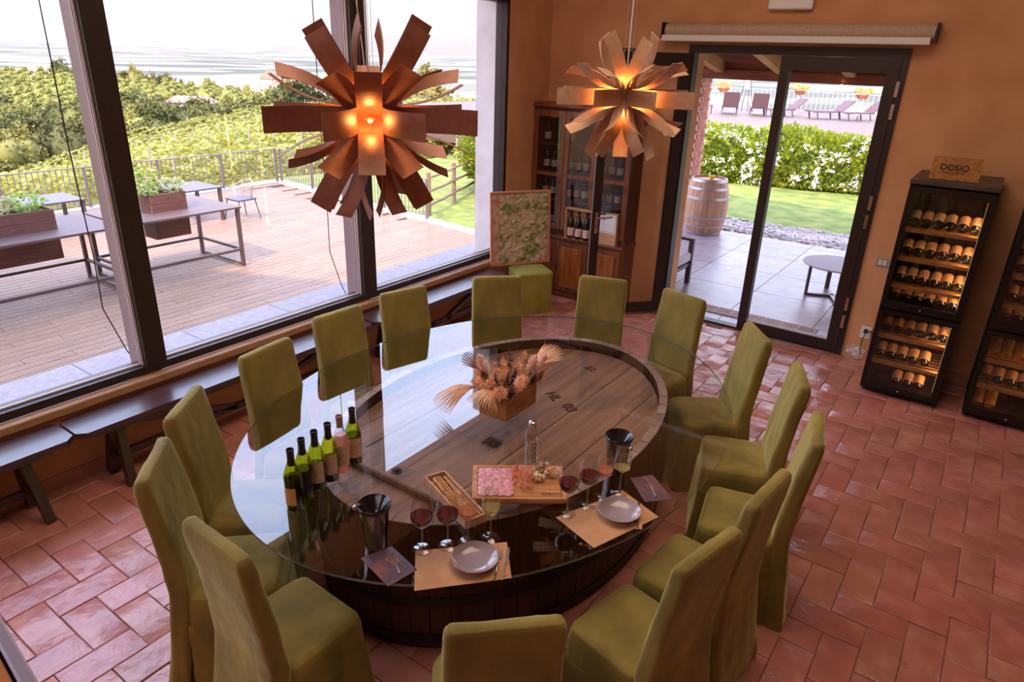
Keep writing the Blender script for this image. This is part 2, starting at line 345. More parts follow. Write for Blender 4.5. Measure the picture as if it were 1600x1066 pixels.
for s in (1, -1):
    h = B(); h.box(LL-.06, LL-.025, s*.03, s*.04, .93, 1.15) if s > 0 else h.box(LL-.06, LL-.025, -.04, -.03, .93, 1.15)
    h.tube([(LL-.043, s*.04, 1.10), (LL-.043, s*.085, 1.10), (LL-.06, s*.09, 1.10), (LL-.19, s*.09, 1.105)], .010, 8); h.obj('handle', 'steel', d2, True, 40)
    B().lathe([(.011, -.012), (.011, .012)], 12, (LL-.043, s*.042, 1.0)).obj('lock_cylinder', 'steel', d2)
# roller screen over the door
t = thing('roller_screen', 'long cream roller screen case mounted above the glass doors', 'screen', (0, 0, 0))
B().tube([(-3.02, YB-.09, 2.885), (-.72, YB-.09, 2.885)], .062, 20).obj('fabric_roll', mat('screen_cloth', 'B99A84', 'AB8C76', rough=.8, scale=60), t, True, 40)
B().box(-3.05, -.74, YB-.165, YB-.13, 2.79, 2.845, ch=.004).obj('bottom_bar', 'white_plastic', t)
for x in (-3.05, -.715): B().box(x, x+.012, YB-.165, YB, 2.81, 2.955).obj('bracket', 'black', t)
t = thing('emergency_light', 'flat white emergency light box high on the back wall', 'lamp', (-1.90, YB, 3.16))
B().box(-.19, .19, -.06, 0, -.10, .10, ch=.01).obj('housing', 'white_plastic', t); B().box(-.17, .17, -.063, -.058, -.085, .06).obj('diffuser', 'paper_white', t)
o = B().box(-3.63, -3.38, YB-.02, YB, 2.64, 2.72, ch=.004).obj('housing', 'black'); t = thing('wall_vent', 'black slotted vent on the back wall behind the smaller lamp', 'vent'); o.parent = t
for i in range(6): B().box(-3.61+i*.037, -3.60+i*.037, YB-.026, YB-.019, 2.65, 2.71).obj('slat', 'grey_plastic', t)
t = thing('light_switch', 'grey double light switch beside the taller wine cooler', 'switch', (-.70, YB, .97))
B().box(-.06, .06, -.012, 0, -.04, .04, ch=.004).obj('plate', 'grey_plastic', t)
for x in (-.025, .012): B().box(x-.012, x+.012, -.017, -.012, -.022, .022, ch=.002).obj('rocker', 'white_plastic', t)
t = thing('wall_socket', 'white wall socket with black plug low beside the wine cooler', 'socket', (-.70, YB, .28))
B().box(-.045, .045, -.012, 0, -.06, .06, ch=.004).obj('plate', 'white_plastic', t)
B().lathe([(.001, 0), (.02, 0), (.02, .03), (.001, .03)], 12, M=Matrix.Translation((0, -.012, .02)) @ Matrix.Rotation(PI/2, 4, 'X')).obj('plug', 'black', t)
o = B().tube([(-.70, YB-.045, .30), (-.66, YB-.06, .32), (-.62, YB-.04, .28), (-.60, YB-.03, .20)], .005, 6).obj('power_cable', 'black'); tag(o, 'black power cable looping from the socket behind the wine cooler', 'cable')
o = B().tube([(-.70, YB-.045, .27), (-.71, YB-.05, .22), (-.715, YB-.03, .12), (-.70, YB-.02, .05)], .004, 6).obj('power_cable', 'black'); tag(o, 'black cable hanging from the socket down to the floor', 'cable')
# flaked patch of plaster at the foot of the wall
b = B(); r = random.Random(3); pts = []
for k in range(22): a = 2*PI*k/22; rr = 1+r.uniform(-.3, .25); pts.append((-.745+.085*rr*math.cos(a), .075+.07*rr*math.sin(a)))
b.add([(x, YB-.013, z) for x, z in pts]+[(x, YB-.004, z) for x, z in pts], [tuple(range(22))]+[(i, 22+i, 22+(i+1) % 22, (i+1) % 22) for i in range(22)])
o = b.obj('flaked_plaster', mat('flaked', 'E6DAD4', 'B98778', rough=.95, scale=28, bump=.6, bscale=50)); tag(o, 'patch of flaking whitish plaster low on the wall by the door', 'plaster patch')
# mezzanine handrail beside the viewer
t = thing('handrail', 'blue grey metal handrail over wood, in the near bottom left corner', 'railing', (-.581, .119, 2.125), -.105)
mat('rail_metal', 'B4ACCC', rough=.4, metal=.4); mat('rail_wood', 'D08A55', 'B9733F', rough=.5, scale=20)
B().box(-1.2, .75, -.011, .0, -.004, .004, ch=.002).obj('metal_edge', 'rail_metal', t)
B().box(-1.2, .75, -.024, -.0135, -.006, .002, ch=.002).obj('wood_strip', 'rail_wood', t)
B().box(-1.2, .75, -.12, -.004, -.05, -.0065, ch=.002).obj('bar', 'dark_wood', t); B().box(-1.2, .75, -.12, -.031, -.006, .0, ch=.002).obj('rail_top', 'dark_wood', t)
# ------------------------------------------------------------------ oval cask table with its glass top
mat('stave', '4A2618', '321810', rough=.45, scale=4, stretch=(9, 9, 1), rnd=.25, bump=.3, bscale=20)
mat('stave_top', 'B89C90', '96786C', rough=.6, scale=6, rnd=.15)
mat('head_plank', 'A67E60', '82604A', rough=.55, scale=2.2, stretch=(10, .7, 10), rnd=.12, bump=.15, bscale=12, c3='94705A')
mat('iron', '3A3230', rough=.5, metal=.7)
mat('stamp_ink', '3A2620', rough=.9)
TC = (-2.02, 2.925)
tb = thing('cask_table', 'large oval cask table of upright staves under an oval glass top', 'table', (TC[0], TC[1], 0))
def ell(z):
    t = z/.70; k = 1 + .03*(1-(2*t-.9)**2/1.21) if t < 1 else 1
    return (.827*k, 1.235*k)
NS = 62
for i in range(NS):
    a0 = 2*PI*i/NS; a1 = 2*PI*(i+1)/NS; g = .0018; rg = []
    for z in (0, .12, .24, .36, .48, .60, .70):
        ax, ay = ell(z); r = []
        for (a, d) in ((a0, 0), (a1, 0), (a1, .05), (a0, .05)):
            e = g if a == a0 else -g
            r.append(((ax-d)*math.cos(a)-e*math.sin(a), (ay-d)*math.sin(a)+e*math.cos(a), z))
        rg.append(r)
    B().loft(rg).obj('stave', 'stave', tb)
    ax, ay = ell(.70)
    B().prism([((ax-d)*math.cos(a), (ay-d)*math.sin(a)) for a, d in ((a0+.002, .002), (a1-.002, .002), (a1-.002, .052), (a0+.002, .052))], .7005, .703+random.uniform(0, .002)).obj('rim_block', 'stave_top', tb)
for z0, z1 in ((.05, .09), (.27, .325)):
    rg = []
    for z, d in ((z0, .001), (z0, .006), (z1, .006), (z1, .001)):
        ax, ay = ell(z); rg.append([((ax+d)*math.cos(2*PI*k/72), (ay+d)*math.sin(2*PI*k/72), z) for k in range(72)])
    B().loft(rg+[rg[0]], False).obj('hoop', 'iron', tb, True, 40)
seams = [-.80, -.60, -.42, -.11, .24, .536, .80]
HX, HY = .778, 1.182
for i in range(len(seams)-1):
    x0, x1 = seams[i]+.003, seams[i+1]-.003; top = []; bot = []
    for k in range(13):
        x = x0+(x1-x0)*k/12; y = HY*math.sqrt(max(0, 1-(x/HX)**2)); top.append((x, y)); bot.append((x, -y))
    poly = bot+top[::-1]; z = .628+random.uniform(0, .004)
    B().prism(poly, .60, z).obj('head_plank', 'head_plank', tb)
br = B().box(-.62, .30, -.93, -.80, .632, .672, ch=.008).obj('cross_bar', 'head_plank', tb)
for x in (-.5, -.082, .2): B().lathe([(.001, 0), (.028, 0), (.028, .004), (.001, .004)], 16, (x, -.865, .672)).lathe([(.001, .004), (.012, .004), (.012, .018), (.001, .018)], 6, (x, -.865, .672)).obj('bolt', 'iron', tb)
text('stamp', 'HL', .10, 'stamp_ink', tb, (.055, .385, .6335), (0, 0, -.55), bold=.03); text('stamp', '03', .10, 'stamp_ink', tb, (.215, .315, .6335), (0, 0, -.55), bold=.035)
text('stamp', '22', .085, 'stamp_ink', tb, (.03, .90, .6335), (0, 0, -.3), bold=.02)
b = B(); b.box(.04, .14, -.33, -.27, .633, .6345); 
for k in range(5): b.box(.045+k*.019, .055+k*.019, -.345, -.255, .6345, .6355)
b.obj('burn_mark', 'stamp_ink', tb)
for a in range(6):
    t = 2*PI*(a+.5)/6; ax, ay = ell(.70); B().lathe([(.001, 0), (.022, 0), (.022, .045), (.001, .045)], 12, ((ax-.026)*math.cos(t), (ay-.026)*math.sin(t), .7035)).obj('glass_rest', 'clear_glass', tb, True, 40)
GX, GY, GZ = 1.20, 1.585, .76
rg = [[(GX*math.cos(2*PI*k/128)+.02, GY*math.sin(2*PI*k/128)-.075, z) for k in range(128)] for z in (GZ-.012, GZ)]
b = B(); b.add(rg[1], [tuple(range(128))]); b.obj('glass_top', 'table_glass', tb)
B().loft([[(p[0]*.9999, p[1], p[2]) for p in rg[0]], rg[1]], False).obj('glass_edge', 'glass_edge', tb, True)

# ------------------------------------------------------------------ slip-covered chairs
mat('velvet', 'A08A40', '6A5A24', rough=.85, scale=5, stretch=(1, 1, .5), bump=.5, bscale=11, sheen=.6, detail=9, lo=.3, hi=.72, c3='867432')
def sides(hx, hy, r, cy):
    c = rrect(hx, hy, r, 5, 0, cy); out = []
    for i, p in enumerate(c):
        out.append(p); q = c[(i+1) % len(c)]; n = (10 if i in (4, 14) else 3) if i % 5 == 4 else 1
        for k in range(1, n): out.append((p[0]+(q[0]-p[0])*k/n, p[1]+(q[1]-p[1])*k/n))
    return out
def dense(rg, k):
    out = []
    for a, c in zip(rg, rg[1:]):
        for q in range(k):
            t = q/k; out.append([tuple(a[i][j]+(c[i][j]-a[i][j])*t for j in range(3)) for i in range(len(a))])
    return out+[rg[-1]]
def chair_parts(seed, D=.195):
    r = random.Random(seed)
    ph = [r.uniform(0, 6.28) for _ in range(8)]
    def wob(a, z, amp): return amp*(math.sin(5*a+ph[0])*.5+math.sin(9*a+ph[1]+z*3)*.35+math.sin(14*a+ph[2])*.2)
    # backrest: local +y is outwards from the table; y = 0 at the outer face of its top
    rg = []
    for z, hw, y0, th in ((0, .222, -.045, .09), (.06, .220, -.048, .09), (.18, .215, -.060, .085), (.32, .208, -.080, .08), (.46, .199, -.095, .085), (.52, .197, -.098, .085), (.66, .193, -.088, .08), (.80, .190, -.068, .075), (.94, .188, -.046, .07), (1.02, .187, -.034, .066), (1.052, .184, -.032, .058), (1.066, .176, -.032, .044), (1.07, .160, -.032, .02)):
        pts = sides(hw, th/2, min(.022, th*.42), y0)
        rg.append([(x + (wob(x*9, z, .006) if z < .4 else wob(x*6, z, .0018)), y + wob(x*11+y*30, z, .010*max(0, (.42-z)/.42)+.0016), z) for x, y in pts])
    back = B().loft(dense(rg, 4))
    rg = []
    for z, hx, hy in ((.335, .212, D), (.40, .210, D-.002), (.455, .206, D-.005), (.485, .198, D-.012), (.500, .180, D-.028), (.507, .14, D-.065), (.510, .07, D-.12)):
        pts = rrect(hx, hy, min(.05, hy*.45), 7, 0, -.11-D)
        rg.append([(x, y, z + wob(x*8+y*7, z, .0035)) for x, y in pts])
    seat = B().loft(dense(rg, 3))
    rg = []
    for z, hx, hy in ((0, .222, D+.022), (.05, .221, D+.02), (.16, .218, D+.012), (.26, .215, D+.006), (.34, .2135, D+.0015), (.352, .211, D-.001)):
        pts = rrect(hx, hy, .035, 9, 0, -.11-D); n = len(pts); o = []
        for k, (x, y) in enumerate(pts):
            a = math.atan2(y+.11+D, x); w = wob(a*1.3, z*2, .022*max(0, (.34-z)/.34)); o.append((x+math.cos(a)*w, y+math.sin(a)*w, z))
        rg.append(o)
    skirt = B().loft(dense(rg, 4), False)
    for b_, am in ((back, .0045), (seat, .004), (skirt, .006)):
        for i_, p in enumerate(b_.v):
            v = Vector(p)+Vector((seed*7, seed*3, 0)); n1 = mnoise.noise_vector(v*5.5); n2 = mnoise.noise_vector(v*15)
            k_ = am*(1.6 if abs(p[1]+.12) < .09 and p[2] < .62 else 1); b_.v[i_] = (p[0]+n1.x*k_+n2.x*k_*.45, p[1]+n1.y*k_+n2.y*k_*.45, max(0, p[2]+(n1.z*k_+n2.z*k_*.5 if p[2] > .02 else 0)))
    return back, seat, skirt
cv = []
for s in range(8):
    bk, st, sk = chair_parts(s, .190 if s < 5 else .135); cv.append([(n, x.mesh(n, 'velvet', True, 60)) for n, x in (('backrest', bk), ('seat', st), ('skirt', sk))])
    # pinched folds where seat cover meets the back
CH = [(-1.89, .95, -92, 'green velvet chair nearest the front left, its back towards the viewer beside the spittoon'),
      (-2.55, 1.09, -134, 'green velvet chair between the front left one and the one by the long bench seam'),
      (-2.91, 1.44, -142, 'green velvet chair just left of the five dark wine bottles, near the bench'),
      (-3.17, 2.09, -172, 'green velvet chair facing the glass edge between the two window mullions'),
      (-3.31, 2.74, 177, 'green velvet chair below the larger lamp, one place before the middle mullion'),
      (-3.30, 3.34, 165, 'green velvet chair right under the foot of the middle window mullion'),
      (-2.97, 4.04, 135, 'green velvet chair in front of the covered stool that carries the map'),
      (-2.32, 4.57, 108, 'green velvet chair in front of the open door leaf and the wooden cabinet'),
      (-1.66, 4.61, 74, 'green velvet chair beside the left end of the doorway grate'),
      (-.99, 4.20, 38, 'green velvet chair in front of the middle stile of the glass doors'),
      (-.60, 3.71, 21, 'green velvet chair with a tucked fold at its top corner, near the open floor'),
      (-.38, 3.13, 12, 'green velvet chair standing furthest out on the open tiled floor'),
      (-.42, 2.48, -6, 'green velvet chair behind the pale plate with the folded skirt pressed against its neighbour'),
      (-.48, 1.97, -13, 'green velvet chair pulled out at the near right, its full seat in view'),
      (-.85, 1.25, -46, 'green velvet chair in the middle of the front edge, cut by the frame')]
for i, (x, y, a, lab) in enumerate(CH):
    t = thing('dining_chair', lab, 'chair', (x, y, 0), math.radians(a-90), 'green slip-covered chairs round the table'); t.scale = (1, 1, .985)
    for n, me in cv[(5+i % 3) if 3 <= i <= 8 else i*3 % 5]: inst(n, me, t)

# ------------------------------------------------------------------ things on the glass
GT = GZ + .0006
mat('btl_label', 'D9B79C', 'CFA98C', rough=.7, scale=30); mat('btl_label_dark', '2E2321', rough=.5); mat('btl_label_ochre', 'D9A45E', rough=.6)
mat('foil', '4A3B3A', rough=.35, metal=.5); mat('foil_pink', 'C08F80', rough=.4)
sheetglass('green_glass', (.66, .66, .10, 1), 1.5); sheetglass('pale_glass', (.93, .92, .90, 1), 1.5)
sheetglass('wine_in_green', (.16, .16, .03, 1), 1.2, body=(.03, .03, .006, 1), bodyfac=.35); sheetglass('rose', (.95, .55, .42, 1), 1.3, body=(.90, .45, .32, 1), bodyfac=.35)
mat('print_red', 'B5574A', rough=.7)
def bottle_prof(): return [(.001, 0), (.034, 0), (.0385, .004), (.0385, .165), (.036, .185), (.026, .215), (.017, .240), (.0145, .262), (.0142, .295), (.0160, .297), (.0160, .303), (.0145, .305)]
BT = [(-2.151, 1.494, 'btl_label_ochre', 'green_glass', 'green wine bottle with an ochre label, front one of the row of six'),
      (-2.185, 1.578, 'btl_label_dark', 'green_glass', 'green wine bottle with a dark label, second in the row of six'),
      (-2.195, 1.655, 'btl_label', 'green_glass', 'green wine bottle with a beige label, third in the row of six'),
      (-2.200, 1.735, 'btl_label', 'green_glass', 'yellow green wine bottle with a beige label standing before the rose bottle'),
      (-2.213, 1.815, 'btl_label', 'pale_glass', 'clear bottle of rose wine with a pinkish capsule'),
      (-2.222, 1.900, 'btl_label', 'green_glass', 'olive wine bottle with a low beige label, furthest of the row of six')]
gb = {}
for i, (x, y, lb, gl, lab) in enumerate(BT):
    t = thing('wine_bottle', lab, 'bottle', (x, y, GT), math.radians(-70 + i*4), 'bottles standing in a row on the glass')
    t.scale = (1, 1, .96)
    if gl not in gb: gb[gl] = B().lathe(bottle_prof(), 28).mesh('glass', gl, True, 50)
    inst('glass', gb[gl], t)
    rose = gl == 'pale_glass'; lv = .205 if rose else (.175, .15, .13, .12, 0, .16)[i]
    B().lathe([(.001, .003), (.036, .004), (.036, min(lv, .165))] + ([(.025, .205)] if rose else []) + [(.001, lv)], 20).obj('wine', 'rose' if rose else 'wine_in_green', t, True, 50)
    B().lathe([(.0152, .225 if not rose else .245), (.0155, .295), (.0168, .2965), (.0168, .3055), (.0142, .3057), (.0138, .300)], 20).obj('capsule', 'foil_pink' if rose else 'foil', t, True, 50)
    a0, a1 = (-1.25, 1.25) if i else (-.75, .75); z0, z1 = (.035, .125) if not i else (.045, .155)
    B().lathe([(.0389, z0), (.0389, z1)], 16, a0=a0, a1=a1).obj('paper_label', lb if not rose else 'rose_label' if 'rose_label' in MATS else lb, t, True)
    if lb == 'btl_label': B().lathe([(.0392, z0+.062), (.0392, z0+.066)], 8, a0=-.5, a1=.5).lathe([(.0392, z0+.045), (.0392, z0+.049)], 8, a0=-.35, a1=.35).obj('print_lines', 'print_red', t, True)
# wine glasses
sheetglass('stem_glass', (.93, .93, .93, 1), 2.0)
sheetglass('red_wine', (.30, .03, .03, 1), 1.2, body=(.10, .008, .01, 1), bodyfac=.7); sheetglass('amber_wine', (.90, .50, .30, 1), 1.2, body=(.75, .32, .18, 1), bodyfac=.4); sheetglass('white_wine', (.93, .85, .50, 1), 1.2, body=(.75, .62, .25, 1), bodyfac=.25)
def glass_prof(R, H):
    return [(.036, 0), (.036, .0012), (.018, .003), (.006, .008), (.0036, .016), (.0034, .085), (.006, .092), (R*.55, .100), (R*.86, .115), (R, .134), (R*.98, .155), (R*.86, H-.02), (R*.76, H)]
gm = {}
def wineglass(x, y, R, H, lv, m, lab):
    t = thing('wine_glass', lab, 'glass', (x, y, GT), 0, 'tasting glasses on the glass table')
    k = (R, H)
    if k not in gm: gm[k] = B().lathe(glass_prof(R, H), 28).mesh('bowl_and_stem', 'stem_glass', True, 60)
    inst('bowl_and_stem', gm[k], t); t.scale = (1.14, 1.14, 1.22)
    p = [(.001, .0935), (R*.5, .101), (R*.82, .115), (R*.955, .132)]; p = [q for q in p if q[1] < lv] + [(R*.955, lv), (.001, lv)]
    B().lathe(p, 24).obj('wine', m, t, True, 50)
wineglass(-1.53, 1.624, .041, .205, .137, 'red_wine', 'glass of red wine standing nearest the steel spittoon')
wineglass(-1.462, 1.702, .041, .205, .137, 'red_wine', 'second glass of red wine from the steel spittoon')
wineglass(-1.413, 1.769, .034, .19, .132, 'amber_wine', 'glass of rose wine between red and white wine before the breadsticks')
wineglass(-1.358, 1.848, .034, .19, .128, 'white_wine', 'glass of white wine on the corner of the front placemat')
wineglass(-1.192, 2.184, .041, .205, .137, 'red_wine', 'glass of red wine on the placemat corner beside the serving board')
wineglass(-1.150, 2.286, .041, .205, .137, 'red_wine', 'glass of red wine behind the placemat, second from the serving board')
wineglass(-1.124, 2.380, .034, .19, .128, 'amber_wine', 'glass of amber wine beside the black spittoon')
wineglass(-1.080, 2.465, .034, .19, .115, 'white_wine', 'glass of white wine right in front of the black spittoon')
# spittoons
mat('spit_black', '241C1C', rough=.18, spec=.7)
def spittoon(x, y, a, lab):
    t = thing('spittoon', lab, 'bucket', (x, y, GT), a, 'spittoons')
    B().lathe([(.001, 0), (.045, 0), (.047, .004), (.062, .15), (.066, .185), (.063, .186), (.059, .15), (.044, .006), (.001, .006)], 32).obj('bucket', 'chrome_dark', t, True, 50)
    B().lathe([(.0665, .178), (.073, .186), (.0735, .196), (.070, .199), (.060, .190), (.030, .150), (.012, .140), (.011, .120)], 32).obj('funnel', 'spit_black', t, True, 60)
    t.scale = (.92, .92, 1)
    B().tube([(.060, 0, .165), (.082, 0, .165)], .006, 8).sphere((.088, 0, .165), .012).obj('knob', 'steel', t, True, 50)
mat('chrome_dark', '8A807A', rough=.12, metal=1)
spittoon(-1.70, 1.535, math.radians(205), 'steel spittoon with a black funnel beside the front leaflet')
spittoon(-1.18, 2.62, math.radians(-20), 'steel spittoon with a black funnel behind the far wine glasses')
# plates, placemats, cutlery
mat('kraft', 'C89468', 'BC865C', rough=.8, scale=12, bump=.1, bscale=14); mat('plate', 'A8969C', '9C8A90', rough=.14, scale=3, spec=.8); mat('napkin', 'C98A62', 'D9A078', rough=.8, scale=40, stretch=(1, 12, 1))
def quadslab(name, m, P, z, th, lab=None, cat=None, parent=None, grp=None):
    b = B().prism(P, z, z+th); o = b.obj(name, m, parent)
    if lab: tag(o, lab, cat, grp)
    return o
quadslab('placemat', 'kraft', [(-1.546, 1.60), (-1.398, 1.434), (-1.151, 1.71), (-1.288, 1.868)], GT, .0012, 'kraft paper placemat under the plate nearest the viewer', 'placemat', None, 'paper placemats')
quadslab('placemat', 'kraft', [(-1.215, 2.13), (-.985, 2.055), (-.86, 2.41), (-1.07, 2.49)], GT, .0012, 'kraft paper placemat at the right under the farther plate', 'placemat', None, 'paper placemats')
PZ = GT+.0014
for (x, y, lab) in ((-1.315, 1.69, 'round pinkish grey plate on the front placemat'), (-1.005, 2.315, 'round pinkish grey plate on the farther placemat')):
    o = B().lathe([(.001, 0), (.045, 0), (.060, .005), (.084, .019), (.094, .031), (.0925, .0325), (.080, .021), (.058, .009), (.040, .006), (.001, .005)], 40, (0, 0, 0)).obj('plate', 'plate', None, True, 60, loc=(x, y, PZ)); tag(o, lab, 'plate', 'plates')
def cutlery(x, y, a, kind, lab, z=None):
    t = thing(kind, lab, kind, (x, y, (z or PZ)+.004), a, 'cutlery')
    if kind == 'fork':
        B().tube([(0, -.08, 0), (0, 0, .003), (0, .035, .001)], [.0045, .003, .003], 6).obj('handle', 'steel', t, True)
        b = B().box(-.010, .010, .033, .055, -.001, .001)
        for k in range(4): b.box(-.010+k*.0059, -.0077+k*.0059, .055, .085, -.001, .001)
        b.obj('tines', 'steel', t)
    else:
        B().box(-.0045, .0045, -.09, 0, -.0015, .0015, ch=.0012).obj('handle', 'steel', t)
        B().prism([(-.005, 0), (.007, 0), (.008, .07), (.002, .095), (-.005, .095)], -.0008, .0008).obj('blade', 'steel', t)
quadslab('napkin', 'napkin', [(-1.225, 1.73), (-1.18, 1.69), (-1.17, 1.72), (-1.26, 1.82), (-1.29, 1.80)], PZ, .002, 'striped orange paper napkin under the fork and knife', 'napkin')
cutlery(-1.235, 1.735, math.radians(28), 'fork', 'steel fork on the front placemat', PZ+.002); cutlery(-1.213, 1.755, math.radians(28), 'knife', 'steel knife on the front placemat', PZ+.002)
quadslab('napkin', 'napkin', [(-.96, 2.45), (-.985, 2.435), (-.905, 2.27), (-.88, 2.285)], PZ, .002, 'striped orange napkin along the edge of the right placemat', 'napkin')
cutlery(-.935, 2.36, math.radians(24), 'knife', 'steel knife on the right placemat', PZ+.002); cutlery(-.955, 2.35, math.radians(24), 'fork', 'steel fork on the right placemat', PZ+.002)
# leaflets with pens
mat('leaflet', '6E5054', '8C5E52', rough=.4, scale=7, c3='5E4450'); mat('leaflet_photo', 'B4775C', '7A3D30', rough=.4, scale=30)
for P, ph, pen, labs in (([(-1.686, 1.437), (-1.641, 1.563), (-1.466, 1.524), (-1.491, 1.392)], (-1.575, 1.50), ((-1.60, 1.525), (-1.50, 1.465)), ('dark purple printed leaflet beside the front placemat', 'silver pen lying on the front leaflet')),
                   ([(-1.094, 2.605), (-1.021, 2.697), (-.862, 2.574), (-.954, 2.472)], (-.985, 2.60), ((-1.02, 2.625), (-.93, 2.535)), ('dark purple printed leaflet at the right edge of the glass', 'silver pen lying on the farther leaflet'))):
    t = thing('leaflet', labs[0], 'leaflet', (0, 0, 0), 0, 'leaflets on the glass')
    quadslab('sheet', 'leaflet', P, GT, .0012, parent=t); B().box(ph[0]-.03, ph[0]+.02, ph[1]-.012, ph[1]+.022, GT+.0012, GT+.0016).obj('photo', 'leaflet_photo', t)
    p = thing('pen', labs[1], 'pen'); a, c = pen; m_ = (a[0]*.3+c[0]*.7, a[1]*.3+c[1]*.7)
    B().tube([(a[0], a[1], GT+.0066), (c[0], c[1], GT+.0066)], .0045, 8).obj('barrel', 'steel', p, True, 40); B().tube([(a[0], a[1], GT+.0125), (a[0]*.6+c[0]*.4, a[1]*.6+c[1]*.4, GT+.0125)], .001, 5).obj('clip', 'steel', p)
# serving board with salami, ham and bowls
mat('board_wood', 'C98A52', 'A86A38', rough=.5, scale=5, stretch=(1, 8, 1)); mat('board_side', 'A05F2C', 'C07A40', rough=.6, scale=18)
u = Vector((.341, .262)).normalized(); ang = math.atan2(.258, .34)
bd = thing('serving_board', 'thick wooden serving board with a burnt border and lettering', 'board', (-1.472, 2.214, GT), ang)
B().box(-.212, .212, -.135, .135, .010, .034, ch=.003).obj('board', 'board_wood', bd); B().box(-.2, .2, -.125, .125, 0, .0098).obj('underside', 'board_side', bd)
b = B()
for x0, x1, y0, y1 in ((-.19, .19, -.118, -.115), (-.19, .19, .112, .115), (-.19, -.187, -.118, .115), (.187, .19, -.118, .115)): b.box(x0, x1, y0, y1, .0338, .0345)
b.obj('burnt_border', 'stamp_ink', bd); text('lettering', 'DOSIO', .026, 'stamp_ink', bd, (.145, -.096, .0342), (0, 0, PI), .0003, 1.2, bold=.02)
mat('salami', 'D99A9C', 'B9686C', rough=.5, scale=120, kind='noise', lo=.42, hi=.6, rnd=.06); mat('ham', 'E8906A', 'F3C7A8', rough=.35, scale=18, stretch=(1, 3, 1), rnd=.08, tl=.3); mat('ham_fat', 'F0D2BC', rough=.4)
BM = Matrix.Translation((-1.472, 2.214, GT)) @ Matrix.Rotation(ang, 4, 'Z')
def onb(x, y, z=.0345): return BM @ Vector((x, y, z))
sl = B().lathe([(.001, 0), (.028, 0), (.029, .0006), (.028, .0014), (.001, .0014)], 20).mesh('salami_slice', 'salami', True, 40)
k = 0
for r_ in range(6):
    for c_ in range(4):
        p = onb(-.160+c_*.036, .078-r_*.034, .0350+k*.00006); o = inst('salami_slice', sl, None, p, (math.radians(2), math.radians(-3), random.uniform(0, 6)))
        tag(o, 'pink salami slice in the %s row, %s' % (['back', 'second', 'third', 'fourth', 'fifth', 'front'][r_], ['at the board edge', 'second from the board edge', 'second from the ham', 'touching the ham'][c_]), 'salami', 'salami slices laid in rows on the board'); k += 1
r = random.Random(4)
for i, (x, y) in enumerate([(-.010, .085), (.022, .090), (-.018, .050), (.018, .045), (.048, .060), (-.012, .012), (.020, .005), (.052, .015), (-.014, -.028), (.018, -.035), (.046, -.028), (.004, -.068), (.040, -.070)]):
    b = B(); n = 12; vs = []
    for a in range(n+1):
        for q in range(5):
            t = a/n; uu = (q-2)/2; rad = .012+.007*math.sin(t*3.1); th = t*4.2+i
            vs.append((rad*math.cos(th)+.004*uu*math.sin(3*th), rad*math.sin(th)*.8+.003*uu, .004+.010*(uu+1)+.003*math.sin(th*2+i)))
    b.add(vs, [(a*5+q, a*5+q+1, (a+1)*5+q+1, (a+1)*5+q) for a in range(n) for q in range(4)])
    b.add([(v[0]*.75+.012, v[1]*.75, v[2]*.6) for v in vs], [(a*5+q, a*5+q+1, (a+1)*5+q+1, (a+1)*5+q) for a in range(n) for q in range(4)])
    o = b.obj('ham_slice', 'ham', None, True, loc=onb(x, y, .034)); o.rotation_euler = (0, 0, r.uniform(0, 6)); tag(o, 'rolled raw ham slice, %s from the back, %s' % (['first', 'second', 'third', 'fourth', 'fifth', 'sixth'][int((.095-y)/.031)], 'next to the salami' if x < 0 else 'in the middle line' if x < .035 else 'nearest the small bowls'), 'ham', 'ham slices heaped on the board')
mat('nut_brown', 'A86A40', 'D9A060', rough=.5, scale=60, rnd=.2); mat('nut_pale', 'E8CFA0', 'D9B57C', rough=.5, scale=60, rnd=.15); mat('dried_red', '8A3E2E', 'C08A78', rough=.45, scale=40, rnd=.2)
for (x, y, m, nn, lab) in ((.105, .090, 'dried_red', 'olive', 'small glass bowl of olives at the back of the board'), (.150, .040, 'nut_brown', 'walnut', 'small glass bowl of brown walnuts at the edge of the board'), (.092, .010, 'nut_pale', 'peanut', 'small glass bowl of pale peanuts beside the ham')):
    p = onb(x, y, .0345); t = thing('glass_bowl', lab, 'bowl', p, 0, 'small bowls on the board')
    B().lathe([(.001, 0), (.018, 0), (.023, .003), (.035, .020), (.040, .037), (.0405, .039), (.038, .038), (.033, .020), (.020, .005), (.001, .004)], 24).obj('bowl', 'clear_glass', t, True, 60)
    nm = B().sphere((0, 0, 0), .0088, 8, 5, .75).mesh(nn, m, True)
    for q in range(26):
        a = r.uniform(0, 6.28); lay = q//9; rr = (.020, .026, .018)[min(2, lay)]*math.sqrt(r.random()); z = .012+lay*.009
        o = inst(nn, nm, None, (p[0]+rr*math.cos(a), p[1]+rr*math.sin(a), p[2]+z), (r.uniform(0, 3), r.uniform(0, 3), 0), (1, 1, .8)); tag(o, {'olive': 'dark red olive in the rear bowl on the board', 'walnut': 'brown walnut piece in the bowl at the board edge', 'peanut': 'pale peanut in the bowl beside the ham'}[nn], 'nut' if nn != 'olive' else 'olive', nn+'s in the small bowl')
